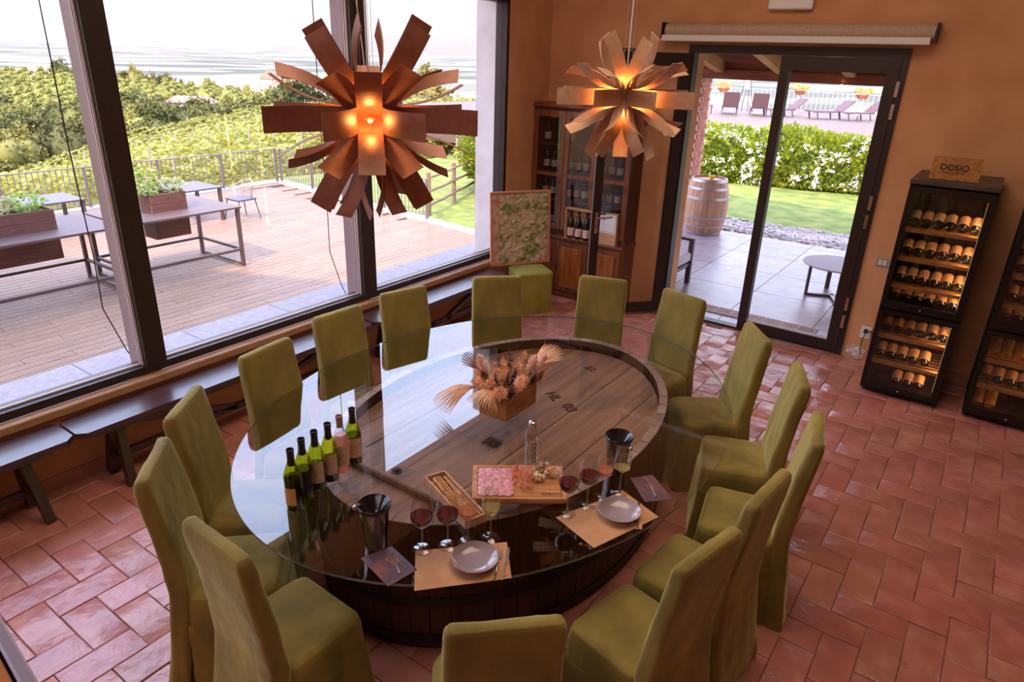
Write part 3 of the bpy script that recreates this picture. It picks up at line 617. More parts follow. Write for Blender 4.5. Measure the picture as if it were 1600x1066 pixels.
# breadsticks
mat('crate_wood', 'D9A888', 'C08C68', rough=.6, scale=6, stretch=(1, 10, 1)); mat('breadstick', 'D9A05E', 'B87838', rough=.7, scale=20, rnd=.12)
t = thing('breadstick_box', 'narrow pale wooden box of breadsticks beside the serving board', 'box', (-1.632, 1.945, GT), math.atan2(-.13, .33)-PI/2+PI)
B().box(-.052, .052, -.19, .19, 0, .006).obj('base', 'crate_wood', t)
for x0, x1, y0, y1 in ((-.052, -.046, -.19, .19), (.046, .052, -.19, .19), (-.046, .046, -.19, -.184), (-.046, .046, .184, .19)): B().box(x0, x1, y0, y1, .0062, .042).obj('side', 'crate_wood', t)
Mx = Matrix.Translation((-1.632, 1.945, GT)) @ Matrix.Rotation(math.atan2(-.13, .33)+PI/2, 4, 'Z')
bs = B().tube([(0, -.165+.0275*k, .002*math.sin(k*1.3)) for k in range(13)], [.0045+.0012*math.sin(k*2.1) for k in range(13)], 7).mesh('breadstick', 'breadstick', True)
for k in range(14):
    p = Mx @ Vector((-.036+(k % 7)*.012, r.uniform(-.008, .008), .013+(k//7)*.012+.002*r.random())); o = inst('breadstick', bs, None, p, (r.uniform(-.03, .03)+.02, 0, math.atan2(-.13, .33)+PI/2+r.uniform(-.05, .05)))
    tag(o, 'golden breadstick in the %s layer, %s from the glasses side of the box' % (['lower', 'upper'][k//7], ['first', 'second', 'third', 'fourth', 'fifth', 'sixth', 'seventh'][6-k % 7]), 'breadstick', 'breadsticks in the box')
# water bottle
t = thing('water_bottle', 'clear glass water bottle with steel cap behind the serving board', 'bottle', (-1.535, 2.41, GT), math.radians(-40))
B().lathe([(.001, .003), (.030, .002), (.033, .006), (.033, .165), (.030, .185), (.019, .203), (.0165, .215), (.0165, .222)], 28).obj('glass', 'pale_glass', t, True, 60)
B().lathe([(.001, .006), (.031, .008), (.031, .150), (.001, .150)], 24).obj('water', 'clear_glass', t, True, 50)
B().lathe([(.018, .214), (.019, .216), (.019, .238), (.017, .240), (.001, .240)], 20).obj('cap', 'steel', t, True, 50)
tx = text('lettering', 'DOSIO', .034, 'black', t, (.0338, 0, .085), (PI/2, PI/2, PI/2), .0002)
# flower box
mat('box_ink', '5E3414', rough=.8); mat('box_wood', 'B5793C', '9A5F28', rough=.6, scale=5, stretch=(8, 1, 8)); mat('straw', 'F0C4A0', 'D9A078', rough=.6, scale=30, rnd=.2, tl=.3); mat('straw_dark', '8C5244', '6E3E38', rough=.8, scale=20, rnd=.2)
mat('plume', 'FFE4D6', 'F4C8B4', rough=.9, scale=40, rnd=.1, tl=.3); mat('plume_tan', 'F0BC90', 'D89A6C', rough=.9, scale=60, rnd=.2, tl=.2); mat('dusk', '7A5262', '3E2A30', rough=.8, scale=30, rnd=.2)
FX, FY = -1.965, 2.815
t = thing('flower_box', 'open wooden box with printed side holding dried flowers', 'box', (FX, FY, GT))
B().box(-.082, .082, -.14, .14, 0, .008).obj('base', 'box_wood', t)
for x0, x1, y0, y1 in ((-.09, -.082, -.148, .148), (.082, .09, -.148, .148), (-.082, .082, -.148, -.14), (-.082, .082, .14, .148)): B().box(x0, x1, y0, y1, 0, .135).obj('side', 'box_wood', t)
text('lettering', 'DOSIO', .034, 'box_ink', t, (.0904, .0, .045), (PI/2, 0, PI/2), .0003)
r = random.Random(11)
def palm(base, dirv, L, spread, n, m, lab, droop=.3):
    d = Vector(dirv).normalized(); up = Vector((0, 0, 1)); sd = d.cross(up).normalized(); nn = sd.cross(d).normalized()
    tt = thing('palm_leaf', lab, 'dried leaf', base, 0, 'dried palm fans in the box')
    B().tube([(0, 0, 0), d*L*.35], .003, 5).obj('stalk', m, tt)
    for k in range(n):
        a = spread*(k/(n-1)-.5)*2; b = B(); pts = []
        for q in range(6):
            s = q/5; w = .0085*(1-s)*(.5+2*s) + .0010; c = d*L*.3 + (d*math.cos(a)+sd*math.sin(a))*L*.7*s*(1-.12*abs(a)) + up*(-droop*L*s*s*.5) + nn*(.004*(k % 2)); px = (sd*math.cos(a)-d*math.sin(a))*w
            pts += [c-px+nn*.0012, c+nn*-.0012, c+px+nn*.0012]
        b.add(pts, [(3*q+j, 3*q+j+1, 3*q+j+4, 3*q+j+3) for q in range(5) for j in range(2)]); b.obj('leaflet_blade', m, tt)
palm((FX+.01, FY+.09, GT+.14), (.30, .60, .55), .33, .55, 19, 'straw', 'pale dried palm fan spreading up towards the far side of the glass', .25)
palm((FX-.04, FY-.12, GT+.15), (-.55, -.60, .16), .32, .72, 21, 'straw', 'pale dried palm fan drooping over the near end of the flower box', .72)
palm((FX+.02, FY-.12, GT+.15), (-.05, -.50, .25), .22, .9, 17, 'straw', 'pale dried palm fan hanging down the near end of the box', .9)
palm((FX-.06, FY-.02, GT+.15), (-.75, -.25, .55), .26, .5, 14, 'straw_dark', 'reddish brown dried palm fan on the window side of the box', .1)
def plume(base, dirv, L, R, m, nm, lab, grp, n=260):
    d = Vector(dirv).normalized(); b = B()
    for k in range(n):
        s = r.random()**.8; c = d*L*(.45+.55*s); rr = R*math.sin(PI*min(1, s*.9+.08))*r.uniform(.6, 1.1); v = Vector((r.gauss(0, 1), r.gauss(0, 1), r.gauss(0, 1))).normalized(); p0 = c + v*rr*.3; p1 = c+v*rr*r.uniform(.8, 1.1)+d*rr*.3; w = v.cross(d)*.0030
        b.add([p0-w, p0+w, p1], [(0, 1, 2)])
    tt = thing(nm, lab, 'dried flower', base, 0, grp); b.obj('plume', m, tt, kind='stuff'); B().tube([(0, 0, 0), d*L*.5], .0018, 5).obj('stem', 'straw_dark', tt)
for i, (x, y, dx, dy, L, R, m, lab) in enumerate([(-.05, -.05, -.35, -.25, .26, .050, 'plume', 'fluffy pale plume standing at the window side of the bouquet'), (.04, .07, .30, .15, .24, .058, 'plume', 'fluffy pale plume on the near side below the right fan'), (.05, .00, .45, -.35, .18, .048, 'plume', 'fluffy pink plume over the near top edge of the box'), (.05, .11, .25, .55, .24, .038, 'plume', 'slim pale plume beside the far palm fan')]):
    plume((FX+x, FY+y, GT+.09), (dx, dy, 1), L, R, m, 'pampas_plume', lab, 'plumes in the box', 700)
for i in range(64):
    x = r.uniform(-.07, .07); y = r.uniform(-.125, .125); m, nm, lab, g = [('plume_tan', 'dried_flower', 'tan dried flower head in the full bouquet', 'tan flower heads'), ('dusk', 'thistle', 'dark purple dried thistle among the tan flowers', 'dark thistles'), ('straw_dark', 'dried_grass', 'reddish brown dried grass tuft in the bouquet', 'brown grass tufts')][(0, 0, 1, 0, 2)[i % 5]]
    plume((FX+x, FY+y, GT+.06), (x*8+r.uniform(-.2, .2), y*5+r.uniform(-.2, .2), 1), r.uniform(.15, .25), (.046, .020, .034)[(0, 0, 1, 0, 2)[i % 5]], m, nm, lab, g, 220)
# ------------------------------------------------------------------ benches under the window
def bench(y0, y1, lab):
    t = thing('bench', lab, 'bench', (-4.18, (y0+y1)/2, 0), 0, 'long benches under the window'); h = (y1-y0)/2
    p = [(-.145, -h+.03), (-.12, -h), (.09, -h), (.135, -h+.05), (.135, h-.05), (.09, h), (-.12, h), (-.145, h-.03)]
    B().prism(p, .425, .46).obj('seat', 'bench_wood', t)
    B().box(-.10, .09, -h+.12, h-.12, .385, .4245).obj('apron', 'dark_wood', t)
    for s in (-1, 1):
        y = s*(h-.26)
        for x0, x1 in ((-.05, -.115), (.04, .135)): B().beam((x0, y, .384), (x1, y+s*.03, .0), .055, .05, up=(0, 1, 0)).obj('leg', 'dark_wood', t)
        B().beam((-.10, y+s*.02, .16), (.11, y+s*.02, .16), .04, .045).obj('cross_rail', 'dark_wood', t)
        B().beam((0, y-s*.03, .39), (0, s*.10, .17), .035, .04).obj('brace', 'dark_wood', t)
    B().beam((0, -h+.28, .165), (0, h-.28, .165), .035, .045).obj('stretcher', 'dark_wood', t)
bench(-.96, 1.385, 'dark wooden bench cut by the left edge, left of the bench seam')
bench(1.40, 3.78, 'long dark wooden bench under the middle window behind the left chairs')
bench(3.80, 5.72, 'long dark wooden bench ending below the framed map')

# ------------------------------------------------------------------ covered stool and the framed relief map
mat('velvet_dark', '989038', '7E7428', rough=.85, scale=4, bump=.3, bscale=10, sheen=.5, lo=.3, hi=.7)
st = thing('covered_stool', 'green velvet covered stool in the corner carrying the framed map', 'stool', (-3.965, 6.03, 0), math.radians(54))
rg = []
for z, hx, hy in ((0, .20, .19), (.15, .197, .187), (.30, .195, .185), (.42, .20, .19), (.445, .203, .192), (.46, .19, .18), (.468, .14, .13)):
    pts = rrect(hx, hy, .05, 7); rg.append([(x+.006*math.sin(y*30+z*5)*(z < .4), y+.006*math.sin(x*26+z*4)*(z < .4), z+.004*math.sin(x*12+y*9)) for x, y in pts])
b = B().loft(rg[:4], False); b.obj('skirt', 'velvet_dark', st, True, 60); B().loft(rg[3:]).obj('seat', 'velvet_dark', st, True, 60)
mat('map_frame', 'C98E6C', 'B97C58', rough=.45, scale=20)
def map_mat():
    m = mat('relief_map', 'A9A06A', 'C9AE96', rough=.5, scale=4); nt = m.node_tree; N = nt.nodes.new; L = nt.links.new; b = nt.nodes['Principled BSDF']
    tc = N('ShaderNodeTexCoord'); n1 = N('ShaderNodeTexNoise'); n1.inputs['Scale'].default_value = 9; n1.inputs['Detail'].default_value = 9; n1.inputs['Distortion'].default_value = 1.5; L(tc.outputs['Object'], n1.inputs['Vector'])
    r = N('ShaderNodeValToRGB'); e = r.color_ramp.elements; e[0].position = .36; e[0].color = lin('D8B8A8'); e[1].position = .66; e[1].color = lin('6E7A3A'); x = e.new(.5); x.color = lin('B8A882'); L(n1.outputs['Fac'], r.inputs[0]); L(r.outputs[0], b.inputs['Base Color'])
    n2 = N('ShaderNodeTexNoise'); n2.inputs['Scale'].default_value = 24; n2.inputs['Detail'].default_value = 6; L(tc.outputs['Object'], n2.inputs['Vector']); bp = N('ShaderNodeBump'); bp.inputs['Strength'].default_value = 1; bp.inputs['Distance'].default_value = .03; L(n2.outputs['Fac'], bp.inputs['Height']); L(bp.outputs[0], b.inputs['Normal'])
    return m
map_mat(); mat('map_inset', 'D9B5A8', 'B9776C', rough=.6, scale=18)
# local frame: x to the right, z up, front towards -y; leaning on the cabinet
M0 = Vector((-4.33, 5.77, .475)); M1 = Vector((-3.96, 6.37, .475)); mx_ = (M1-M0); mwid = mx_.length; mang = math.atan2(mx_.y, mx_.x)
mp = thing('framed_map', 'framed relief map of hilly country standing on the covered stool', 'map', M0, rot=(math.radians(-4), 0, mang))
MW, MH = mwid, .80
for x0, x1, z0, z1 in ((0, MW, 0, .022), (0, MW, MH-.022, MH), (0, .022, .022, MH-.022), (MW-.022, MW, .022, MH-.022)): B().box(x0, x1, -.03, .0, z0, z1, ch=.002).obj('frame_bar', 'map_frame', mp)
b = B(); nx, nz = 90, 108; vs = []
for j in range(nz):
    for i in range(nx):
        x = .1+(MW-.125)*i/(nx-1); z = .024+(MH-.048)*j/(nz-1)
        n = mnoise.fractal(Vector((x*13, z*13, 3.1)), .9, 2.1, 6); rdg = 1-abs(mnoise.noise(Vector((x*26, z*26, 7.7))))
        vs.append((x, -.012-.022*max(0, n+.15)*rdg*1.6, z))
b.add(vs, [(j*nx+i, j*nx+i+1, (j+1)*nx+i+1, (j+1)*nx+i) for j in range(nz-1) for i in range(nx-1)]); b.obj('relief', 'relief_map', mp, True)
B().box(.022, MW-.022, -.010, -.002, .022, MH-.022).obj('backing', 'map_inset', mp)
for k in range(5): B().box(.032, .085, -.0135, -.0101, .17+k*.115, .255+k*.115).obj('inset', 'map_inset', mp)
B().box(MW-.10, MW-.03, -.028, -.012, .03, .11).obj('inset', 'map_inset', mp)

# ------------------------------------------------------------------ glazed wooden cabinet in the corner
mat('cab_wood', '84482A', '60321C', rough=.35, scale=4, stretch=(10, 10, 1.2), coat=.3); mat('cab_panel', 'A8612C', '824418', rough=.3, scale=3.5, stretch=(10, 10, 1), coat=.4); mat('cab_dark', '4A2A1C', rough=.6)
cx0, cx1 = -4.39, -3.17; cf = 6.57; uf = 6.64
cab = thing('display_cabinet', 'dark wooden cabinet with glazed upper doors and panelled lower doors in the corner', 'cabinet', (0, 0, 0))
b = B(); b.box(cx0, cx1, cf+.02, 6.91, .04, .70); b.box(cx0+.02, cx1-.02, cf+.04, 6.91, 0, .04); b.obj('lower_body', 'cab_wood', cab)
B().box(cx0-.01, cx1+.02, cf-.02, 6.91, .701, .73, ch=.006).obj('counter', 'cab_wood', cab)
b = B(); b.box(cx0, cx0+.03, uf, 6.91, .731, 2.10).box(cx1-.03, cx1, uf, 6.91, .731, 2.10).box(cx0+.03, cx1-.03, 6.88, 6.91, .731, 2.10).box(cx0+.03, cx1-.03, uf, 6.88, .731, .80).box(cx0+.03, cx1-.03, uf, 6.88, 2.05, 2.10); b.obj('upper_body', 'cab_dark', cab)
B().box(cx0-.01, cx1+.03, uf-.03, 6.91, 2.101, 2.16, ch=.015).obj('cornice', 'cab_wood', cab)
SZ = [1.12, 1.42, 1.72]
for z in SZ: B().box(cx0+.032, cx1-.032, uf+.045, 6.878, z-.012, z).obj('shelf', 'cab_wood', cab)
nw = (cx1-cx0)/3
for k in range(3):
    x0, x1 = cx0+nw*k+.004, cx0+nw*(k+1)-.004
    d = B().box(x0, x0+.055, uf-.022, uf-.001, .79, 2.08, ch=.004).box(x1-.055, x1, uf-.022, uf-.001, .79, 2.08, ch=.004).box(x0+.055, x1-.055, uf-.022, uf-.001, .79, .86).box(x0+.055, x1-.055, uf-.022, uf-.001, 2.01, 2.08).obj('glass_door', 'cab_wood', cab)
    B().box(x0+.055, x1-.055, uf-.018, uf-.004, 1.38, 1.42).obj('glazing_bar', 'cab_wood', d)
    for z0, z1 in ((.862, 1.378), (1.422, 2.008)): B().box(x0+.056, x1-.056, uf-.013, uf-.009, z0, z1).obj('pane', 'cabinet_glass', d)
    B().tube([(x1-.03, uf-.03, 1.30), (x1-.03, uf-.045, 1.34), (x1-.03, uf-.03, 1.38)], .006, 6).obj('knob', 'bronze', d)
    d = B().box(x0, x1, cf, cf+.019, .09, .68, ch=.004).obj('panel_door', 'cab_wood', cab)
    B().box(x0+.06, x1-.06, cf-.014, cf-.0005, .15, .62, ch=.012).obj('raised_panel', 'cab_panel', d)
    B().tube([(x0+.028, cf-.012, .34), (x0+.028, cf-.03, .36), (x0+.028, cf-.03, .42), (x0+.028, cf-.012, .44)], .006, 6).obj('handle', 'bronze', d, True)
mat('btl_dark', '14160E', rough=.12, spec=.8); mat('lab_cream', 'D8C4B4', rough=.7); mat('lab_pink', 'D9A8A0', 'E8D0C8', rough=.7, scale=25)
dark_me = B().lathe(bottle_prof(), 14).mesh('glass', 'btl_dark', True, 50); dl_me = B().lathe([(.0389, .045), (.0389, .125)], 14).mesh('paper_label', 'lab_cream', True)
def darkbottle(loc, lab, grp, lm=None, rot=(0, 0, 0)):
    t = thing('wine_bottle', lab, 'bottle', loc, 0, grp, rot=rot); inst('glass', dark_me, t); inst('paper_label', lm or dl_me, t); return t
r = random.Random(5)
for si, z in enumerate([.801]+[s+.001 for s in SZ]):
    for k in range(11):
        x = cx0+.09+k*.104
        if si == 3 and k % 3: continue
        if si == 0 and k in (2, 3, 6, 7): continue
        lv = ['bottom shelf', 'second shelf', 'third shelf', 'top shelf'][si]; sd = ['behind the left door', 'behind the middle door', 'behind the right door'][min(2, int((x-cx0)/nw))]
        if z+.31 > [1.10, 1.40, 1.70, 2.04][si]: pass
        t = darkbottle((x, 6.78, z), 'dark bottle on the cabinet %s %s, %s along the shelf' % (lv, sd, ['first', 'second', 'third', 'fourth', 'fifth', 'sixth', 'seventh', 'eighth', 'ninth', 'tenth', 'eleventh'][k]), 'bottles in the cabinet'); t.scale = (1, 1, .93)
# open wooden case of three bottles and the white printed case beside it
mat('case_wood', 'D0A078', 'B98860', rough=.6, scale=8, stretch=(1, 1, 8))
t = thing('wine_case', 'open wooden case with three dark bottles on the cabinet counter', 'box', (-3.70, 6.60, .731), math.radians(0))
for x0, x1, z0, z1 in ((-.175, -.163, 0, .34), (.163, .175, 0, .34), (-.163, .163, 0, .012), (-.163, .163, .328, .34)): B().box(x0, x1, -.05, .032, z0, z1).obj('side', 'case_wood', t)
B().box(-.163, .163, .020, .030, .012, .328).obj('back_panel', 'case_wood', t); B().box(-.163, .163, -.01, -.0, .26, .272).obj('cross_slat', 'case_wood', t)
l3 = B().lathe([(.0389, .03), (.0389, .12)], 14).mesh('paper_label', 'lab_pink', True)
for k in range(3): darkbottle((-3.80+k*.10, 6.585-.03, .7435), ['dark bottle with pinkish label at the left of the open case', 'middle one of the three dark bottles in the open case', 'dark bottle at the right of the open case, next to the door leaf'][k], 'three bottles in the wooden case', l3)
t = thing('gift_case', 'pale wooden case with white printed front on the counter behind the door glass', 'box', (-3.37, 6.62, .731))
B().box(-.12, .12, -.04, .02, 0, .34).obj('case', 'case_wood', t); B().box(-.11, .11, -.0412, -.0402, .13, .33).obj('print', 'paper_white', t)
b = B()
for x0, x1, z0, z1 in ((-.098, .098, .318, .321), (-.098, .098, .142, .145), (-.098, -.095, .145, .318), (.095, .098, .145, .318)): b.box(x0, x1, -.0418, -.0413, z0, z1)
b.box(-.06, -.02, -.0418, -.0413, .27, .30); b.obj('print_border', 'black', t)

# ------------------------------------------------------------------ two ribbon lamps hanging over the table
def ribbon_mat(name, c, c2, metal, rough):
    m = mat(name, c, c2, rough=rough, metal=metal, scale=30, stretch=(1, 1, 1), lo=.3, hi=.7); return m
ribbon_mat('ribbon', 'A87058', '98624A', .3, .48); ribbon_mat('ribbon_pale', 'D0A88C', 'C29878', .35, .45)
mat('lamp_core', '8A5C44', rough=.4, metal=.6); emis('filament', (1, .55, .2, 1), 25); sheetglass('bulb_glass', (1, .93, .85, 1), 1.3)
def ribbon(m, L, w, s, curl, parent, Mo):
    n = 12; o = []; th = .0009
    for sgn in (1, -1):
        for q in range(n+1):
            t = q/n; al = .035+L*(t-.10*curl*t*t); la = s+curl*.40*L*t**2.3
            dx = L*(1-.2*curl*t); dl = curl*.40*L*2.3*t**1.3; q_ = math.hypot(dx, dl); nx_, nl = -dl/q_, dx/q_
            for ww in (-w/2, w/2): o.append(Mo @ Vector((ww, la+nl*th*sgn, al+nx_*th*sgn)))
    N2 = 2*(n+1); f = [(2*q, 2*q+1, 2*q+3, 2*q+2) for q in range(n)] + [(N2+2*q+2, N2+2*q+3, N2+2*q+1, N2+2*q) for q in range(n)]
    f += [(2*q, 2*q+2, N2+2*q+2, N2+2*q) for q in range(n)] + [(2*q+3, 2*q+1, N2+2*q+1, N2+2*q+3) for q in range(n)] + [(1, 0, N2, N2+1), (2*n, 2*n+1, N2+2*n+1, N2+2*n)]
    return B().add(o, f).obj('ribbon', m, parent, True, 30)
def lamp(loc, az0, m, lab, seed, en):
    r = random.Random(seed); t = thing('pendant_lamp', lab, 'lamp', loc, 0, 'ribbon pendant lamps over the table')
    B().box(-.034, .034, -.034, .034, -.034, .034, Matrix.Rotation(az0, 4, 'Z'), ch=.008).obj('core', 'lamp_core', t)
    dirs = [(az0+k*PI/2, 0) for k in range(4)] + [(az0+PI/4+k*PI/2, math.radians(45)) for k in range(4)] + [(az0+PI/4+k*PI/2, math.radians(-45)) for k in range(4)] + [(az0, -PI/2+.001)]
    for a, e in dirs:
        d = Vector((math.cos(a)*math.cos(e), math.sin(a)*math.cos(e), math.sin(e))); up = Vector((0, 0, 1)); x = up.cross(d).normalized(); y = d.cross(x)
        R = Matrix((x, y, d)).transposed().to_4x4(); hor = e == 0
        if hor:
            fr = [ribbon(m, .36*r.uniform(.95, 1.08) if q in (0, 2) else .385*r.uniform(.94, 1.04), .094, .046, r.uniform(.6, 1.0), t, R @ Matrix.Rotation(q*PI/2, 4, 'Z')) for q in range(4)]
            B().box(-.040, .040, -.040, .040, .026, .036, R).obj('socket_plate', 'lamp_core', t)
            bz = .125; bl = B().sphere((0, 0, bz), .022, 14, 9).tube([(0, 0, .036), (0, 0, .106)], .011, 10); bl.v = [R @ Vector(p) for p in bl.v]; bo = bl.obj('bulb', 'bulb_glass', t, True)
            fl = B().tube([(-.007, 0, bz-.012), (-.007, 0, bz+.008), (0, 0, bz+.004), (.007, 0, bz+.008), (.007, 0, bz-.012)], .0022, 6); fl.v = [R @ Vector(p) for p in fl.v]; fl.obj('filament', 'filament', bo)
            ld = bpy.data.lights.new('bulb_light', 'POINT'); ld.energy = en; ld.color = (1, .44, .12); ld.shadow_soft_size = .012
            lo = bpy.data.objects.new('bulb_light', ld); C.objects.link(lo); lo.parent = t; lo.location = d*.125
        else:
            for q in range(4): ribbon(m, .345*r.uniform(.92, 1.06), .086, .036, r.uniform(.65, 1.2), t, R @ Matrix.Rotation(q*PI/2+PI/4, 4, 'Z'))
            ld = bpy.data.lights.new('bulb_light', 'POINT'); ld.energy = en*.35; ld.color = (1, .44, .12); ld.shadow_soft_size = .005
            lo = bpy.data.objects.new('bulb_light', ld); C.objects.link(lo); lo.parent = t; lo.location = d*.095
    B().tube([(0, 0, .03), (.004, -.003, .5), (-.006, .004, .9), (.004, 0, 1.5), (0, 0, ZC-loc[2]-.001)], .0035, 6).obj('cord', 'white_plastic', t)
    for a in (0, 2.1, 4.2): B().tube([(.03*math.cos(a), .03*math.sin(a), .03), (.02*math.cos(a), .02*math.sin(a), 1.2), (.03*math.cos(a), .03*math.sin(a), ZC-loc[2]-.001)], .0012, 4).obj('wire', 'grey_plastic', t)
lamp((-2.065, 1.955, 2.362), math.radians(-43.6), 'ribbon', 'large looking copper brown ribbon lamp hanging before the windows', 1, .55)
lamp((-1.965, 3.93, 2.397), math.radians(-18), 'ribbon_pale', 'paler ribbon lamp hanging before the cabinet and open door leaf', 2, 1.2)

# ------------------------------------------------------------------ wine coolers
mat('cooler_black', '0E0B0A', rough=.35); mat('cooler_top', '3A302C', '4A3E38', rough=.4, scale=4, stretch=(2, 10, 1)); mat('shelf_wood', 'A8703C', 'C08850', rough=.5, scale=30, stretch=(.5, 1, 1)); mat('cooler_in', '100C0A', rough=.6)
sheetglass('cooler_glass', (.82, .80, .78, 1), 1.5)
bt2 = B().lathe([(.001, 0), (.012, .012), (.030, .003), (.0375, .0), (.0385, .004), (.0385, .165), (.034, .190), (.018, .235), (.0145, .26), (.0145, .30), (.001, .302)], 16)
cb_me = bt2.mesh('glass', 'btl_dark', True, 50); cl_me = B().lathe([(.0390, .030), (.0390, .112)], 12, a0=-.25, a1=PI+.25).mesh('paper_label', 'lab_tan' if 'lab_tan' in MATS else mat('lab_tan', 'DDA876', 'CF9866', rough=.7, scale=30), True)
sheetglass('amber_bottle', (.95, .62, .18, 1), 1.5, body=(.8, .38, .06, 1), bodyfac=.5); ab_me = bt2.mesh('glass', 'amber_bottle', True, 50)
TILT = math.radians(38)
def cooler(x0, lab, rows, who):
    t = thing('wine_cooler', lab, 'wine cooler', (0, 0, 0), 0, 'black wine coolers'); x1 = x0+.585; y0 = 6.215; y1 = 6.86
    B().box(x0-.004, x1+.004, y0-.052, y1, 1.79, 1.825, ch=.004).obj('top', 'cooler_top', t)
    b = B(); b.box(x0, x0+.03, y0, y1, .03, 1.789).box(x1-.03, x1, y0, y1, .03, 1.789).box(x0+.03, x1-.03, y1-.03, y1, .03, 1.789).box(x0+.03, x1-.03, y0, y1-.03, .03, .075).box(x0+.03, x1-.03, y0, y1-.03, .745, .80).box(x0+.03, x1-.03, y0, y1-.03, 1.74, 1.789).box(x0+.02, x1-.02, y0+.03, y1-.03, 0, .03); b.obj('body', 'cooler_in', t)
    for z0, z1 in ((.05, .765), (.78, 1.775)):
        d = B().box(x0+.002, x0+.04, y0-.045, y0-.002, z0, z1).box(x1-.05, x1-.002, y0-.045, y0-.002, z0, z1).box(x0+.04, x1-.05, y0-.045, y0-.002, z0, z0+.055).box(x0+.04, x1-.05, y0-.045, y0-.002, z1-.04, z1).obj('glass_door', 'cooler_black', t)
        B().box(x0+.04, x1-.05, y0-.030, y0-.024, z0+.055, z1-.04).obj('pane', 'cooler_glass', d)
        B().lathe([(.001, 0), (.009, 0), (.009, .004), (.001, .004)], 12, M=Matrix.Translation(((x0+x1)/2, y0-.045, z0+.028)) @ Matrix.Rotation(PI/2, 4, 'X')).obj('lock', 'steel', d)
        B().box(x1-.048, x1-.036, y0+.02, y0+.03, z0+.08, z1-.06).obj('shelf_rail', 'steel', t)
        ld = bpy.data.lights.new('cooler_lamp', 'AREA'); ld.shape = 'RECTANGLE'; ld.size = z1-z0-.15; ld.size_y = .05; ld.energy = 1.3 if z0 < .5 else 1.9; ld.color = (1, .62, .30)
        lo = bpy.data.objects.new('cooler_lamp', ld); C.objects.link(lo); lo.parent = t; lo.location = (x1-.054, y0+.035, (z0+z1)/2); lo.rotation_euler = (0, PI/2, math.radians(-12))
        B().box(x1-.052, x1-.050, y0+.012, y0+.06, z0+.07, z1-.08).obj('light_strip', 'lamp_warm' if 'lamp_warm' in MATS else emis('lamp_warm', (1, .6, .3, 1), .7), t)
    for z, n, strip, kind in rows:
        if strip:
            B().box(x0+.035, x1-.055, y0+.002, y0+.020, z-.030, z-.004).obj('shelf_front', 'shelf_wood', t)
            b = B()
            for k in range(7): b.box(x0+.035, x1-.055, y0+.05+k*.075, y0+.065+k*.075, z-.020, z-.006)
            b.obj('shelf_slats', 'shelf_wood', t)
        for k in range(n):
            x = x0+.085+k*(.415/5 if n > 4 or who == 2 else .083) + (.17 if (n == 3 and who == 1) else 0); lv = z
            am = kind == 'amber' or (kind == 'mix' and k < 3)
            lb = {1: 'taller', 2: 'partly hidden'}
            o = thing('wine_bottle', ('amber bottle' if am else 'dark bottle') + ' on the %s, %s from its left' % (ROWN[who][rows.index((z, n, strip, kind))], ['first', 'second', 'third', 'fourth', 'fifth', 'sixth'][k]), 'bottle', (x, y0+.062+.006*math.sin(k*7+z*9), lv+(.032 if TILT else .039)), 0, 'bottles lying in the wine coolers', rot=(-PI/2+TILT, r.uniform(-.05, .05), 0))
            inst('glass', ab_me if am else cb_me, o)
            if not am: inst('paper_label', cl_me, o, (0, 0, 0), (0, 0, PI+r.uniform(-.12, .12)))
ROWN = {1: ['top shelf of the door-side cooler', 'second shelf of the door-side cooler', 'third shelf of the door-side cooler', 'fourth row of the door-side cooler', 'first lower shelf of the door-side cooler', 'second lower shelf of the door-side cooler', 'floor of the door-side cooler'],
        2: ['top shelf of the edge cooler', 'second shelf of the edge cooler', 'third shelf of the edge cooler', 'fourth row of the edge cooler', 'first lower shelf of the edge cooler', 'second lower shelf of the edge cooler', 'floor of the edge cooler']}
cooler(-.575, 'black double wine cooler with a wooden box on top, beside the glass doors', [(1.440, 6, 1, ''), (1.205, 6, 1, ''), (.975, 6, 1, ''), (.815, 6, 0, ''), (.535, 6, 1, ''), (.300, 5, 1, ''), (.077, 3, 0, '')], 1)
cooler(.195, 'black double wine cooler cut by the right edge of the picture', [(1.440, 6, 1, ''), (1.205, 6, 1, ''), (.975, 6, 1, ''), (.815, 6, 0, ''), (.520, 6, 1, 'mix'), (.300, 6, 1, ''), (.077, 2, 0, 'amber')], 2)
t = thing('wooden_wine_box', 'wooden wine box with black lettering on top of the wine cooler', 'box', (-.31, 6.36, 1.8255), math.radians(3))
B().box(-.165, .165, -.05, .05, 0, .165, ch=.003).obj('box', 'box_wood', t); B().box(-.163, .163, .0, .004, .1652, .168).obj('lid', 'box_wood', t)
text('lettering', 'DOSIO', .062, 'black', t, (-.01, -.0505, .095), (PI/2, 0, 0), .0004, 1.0, bold=.02); text('lettering', 'VIGNETI', .032, 'black', t, (-.01, -.0505, .055), (PI/2, 0, 0), .0004, 1.25)
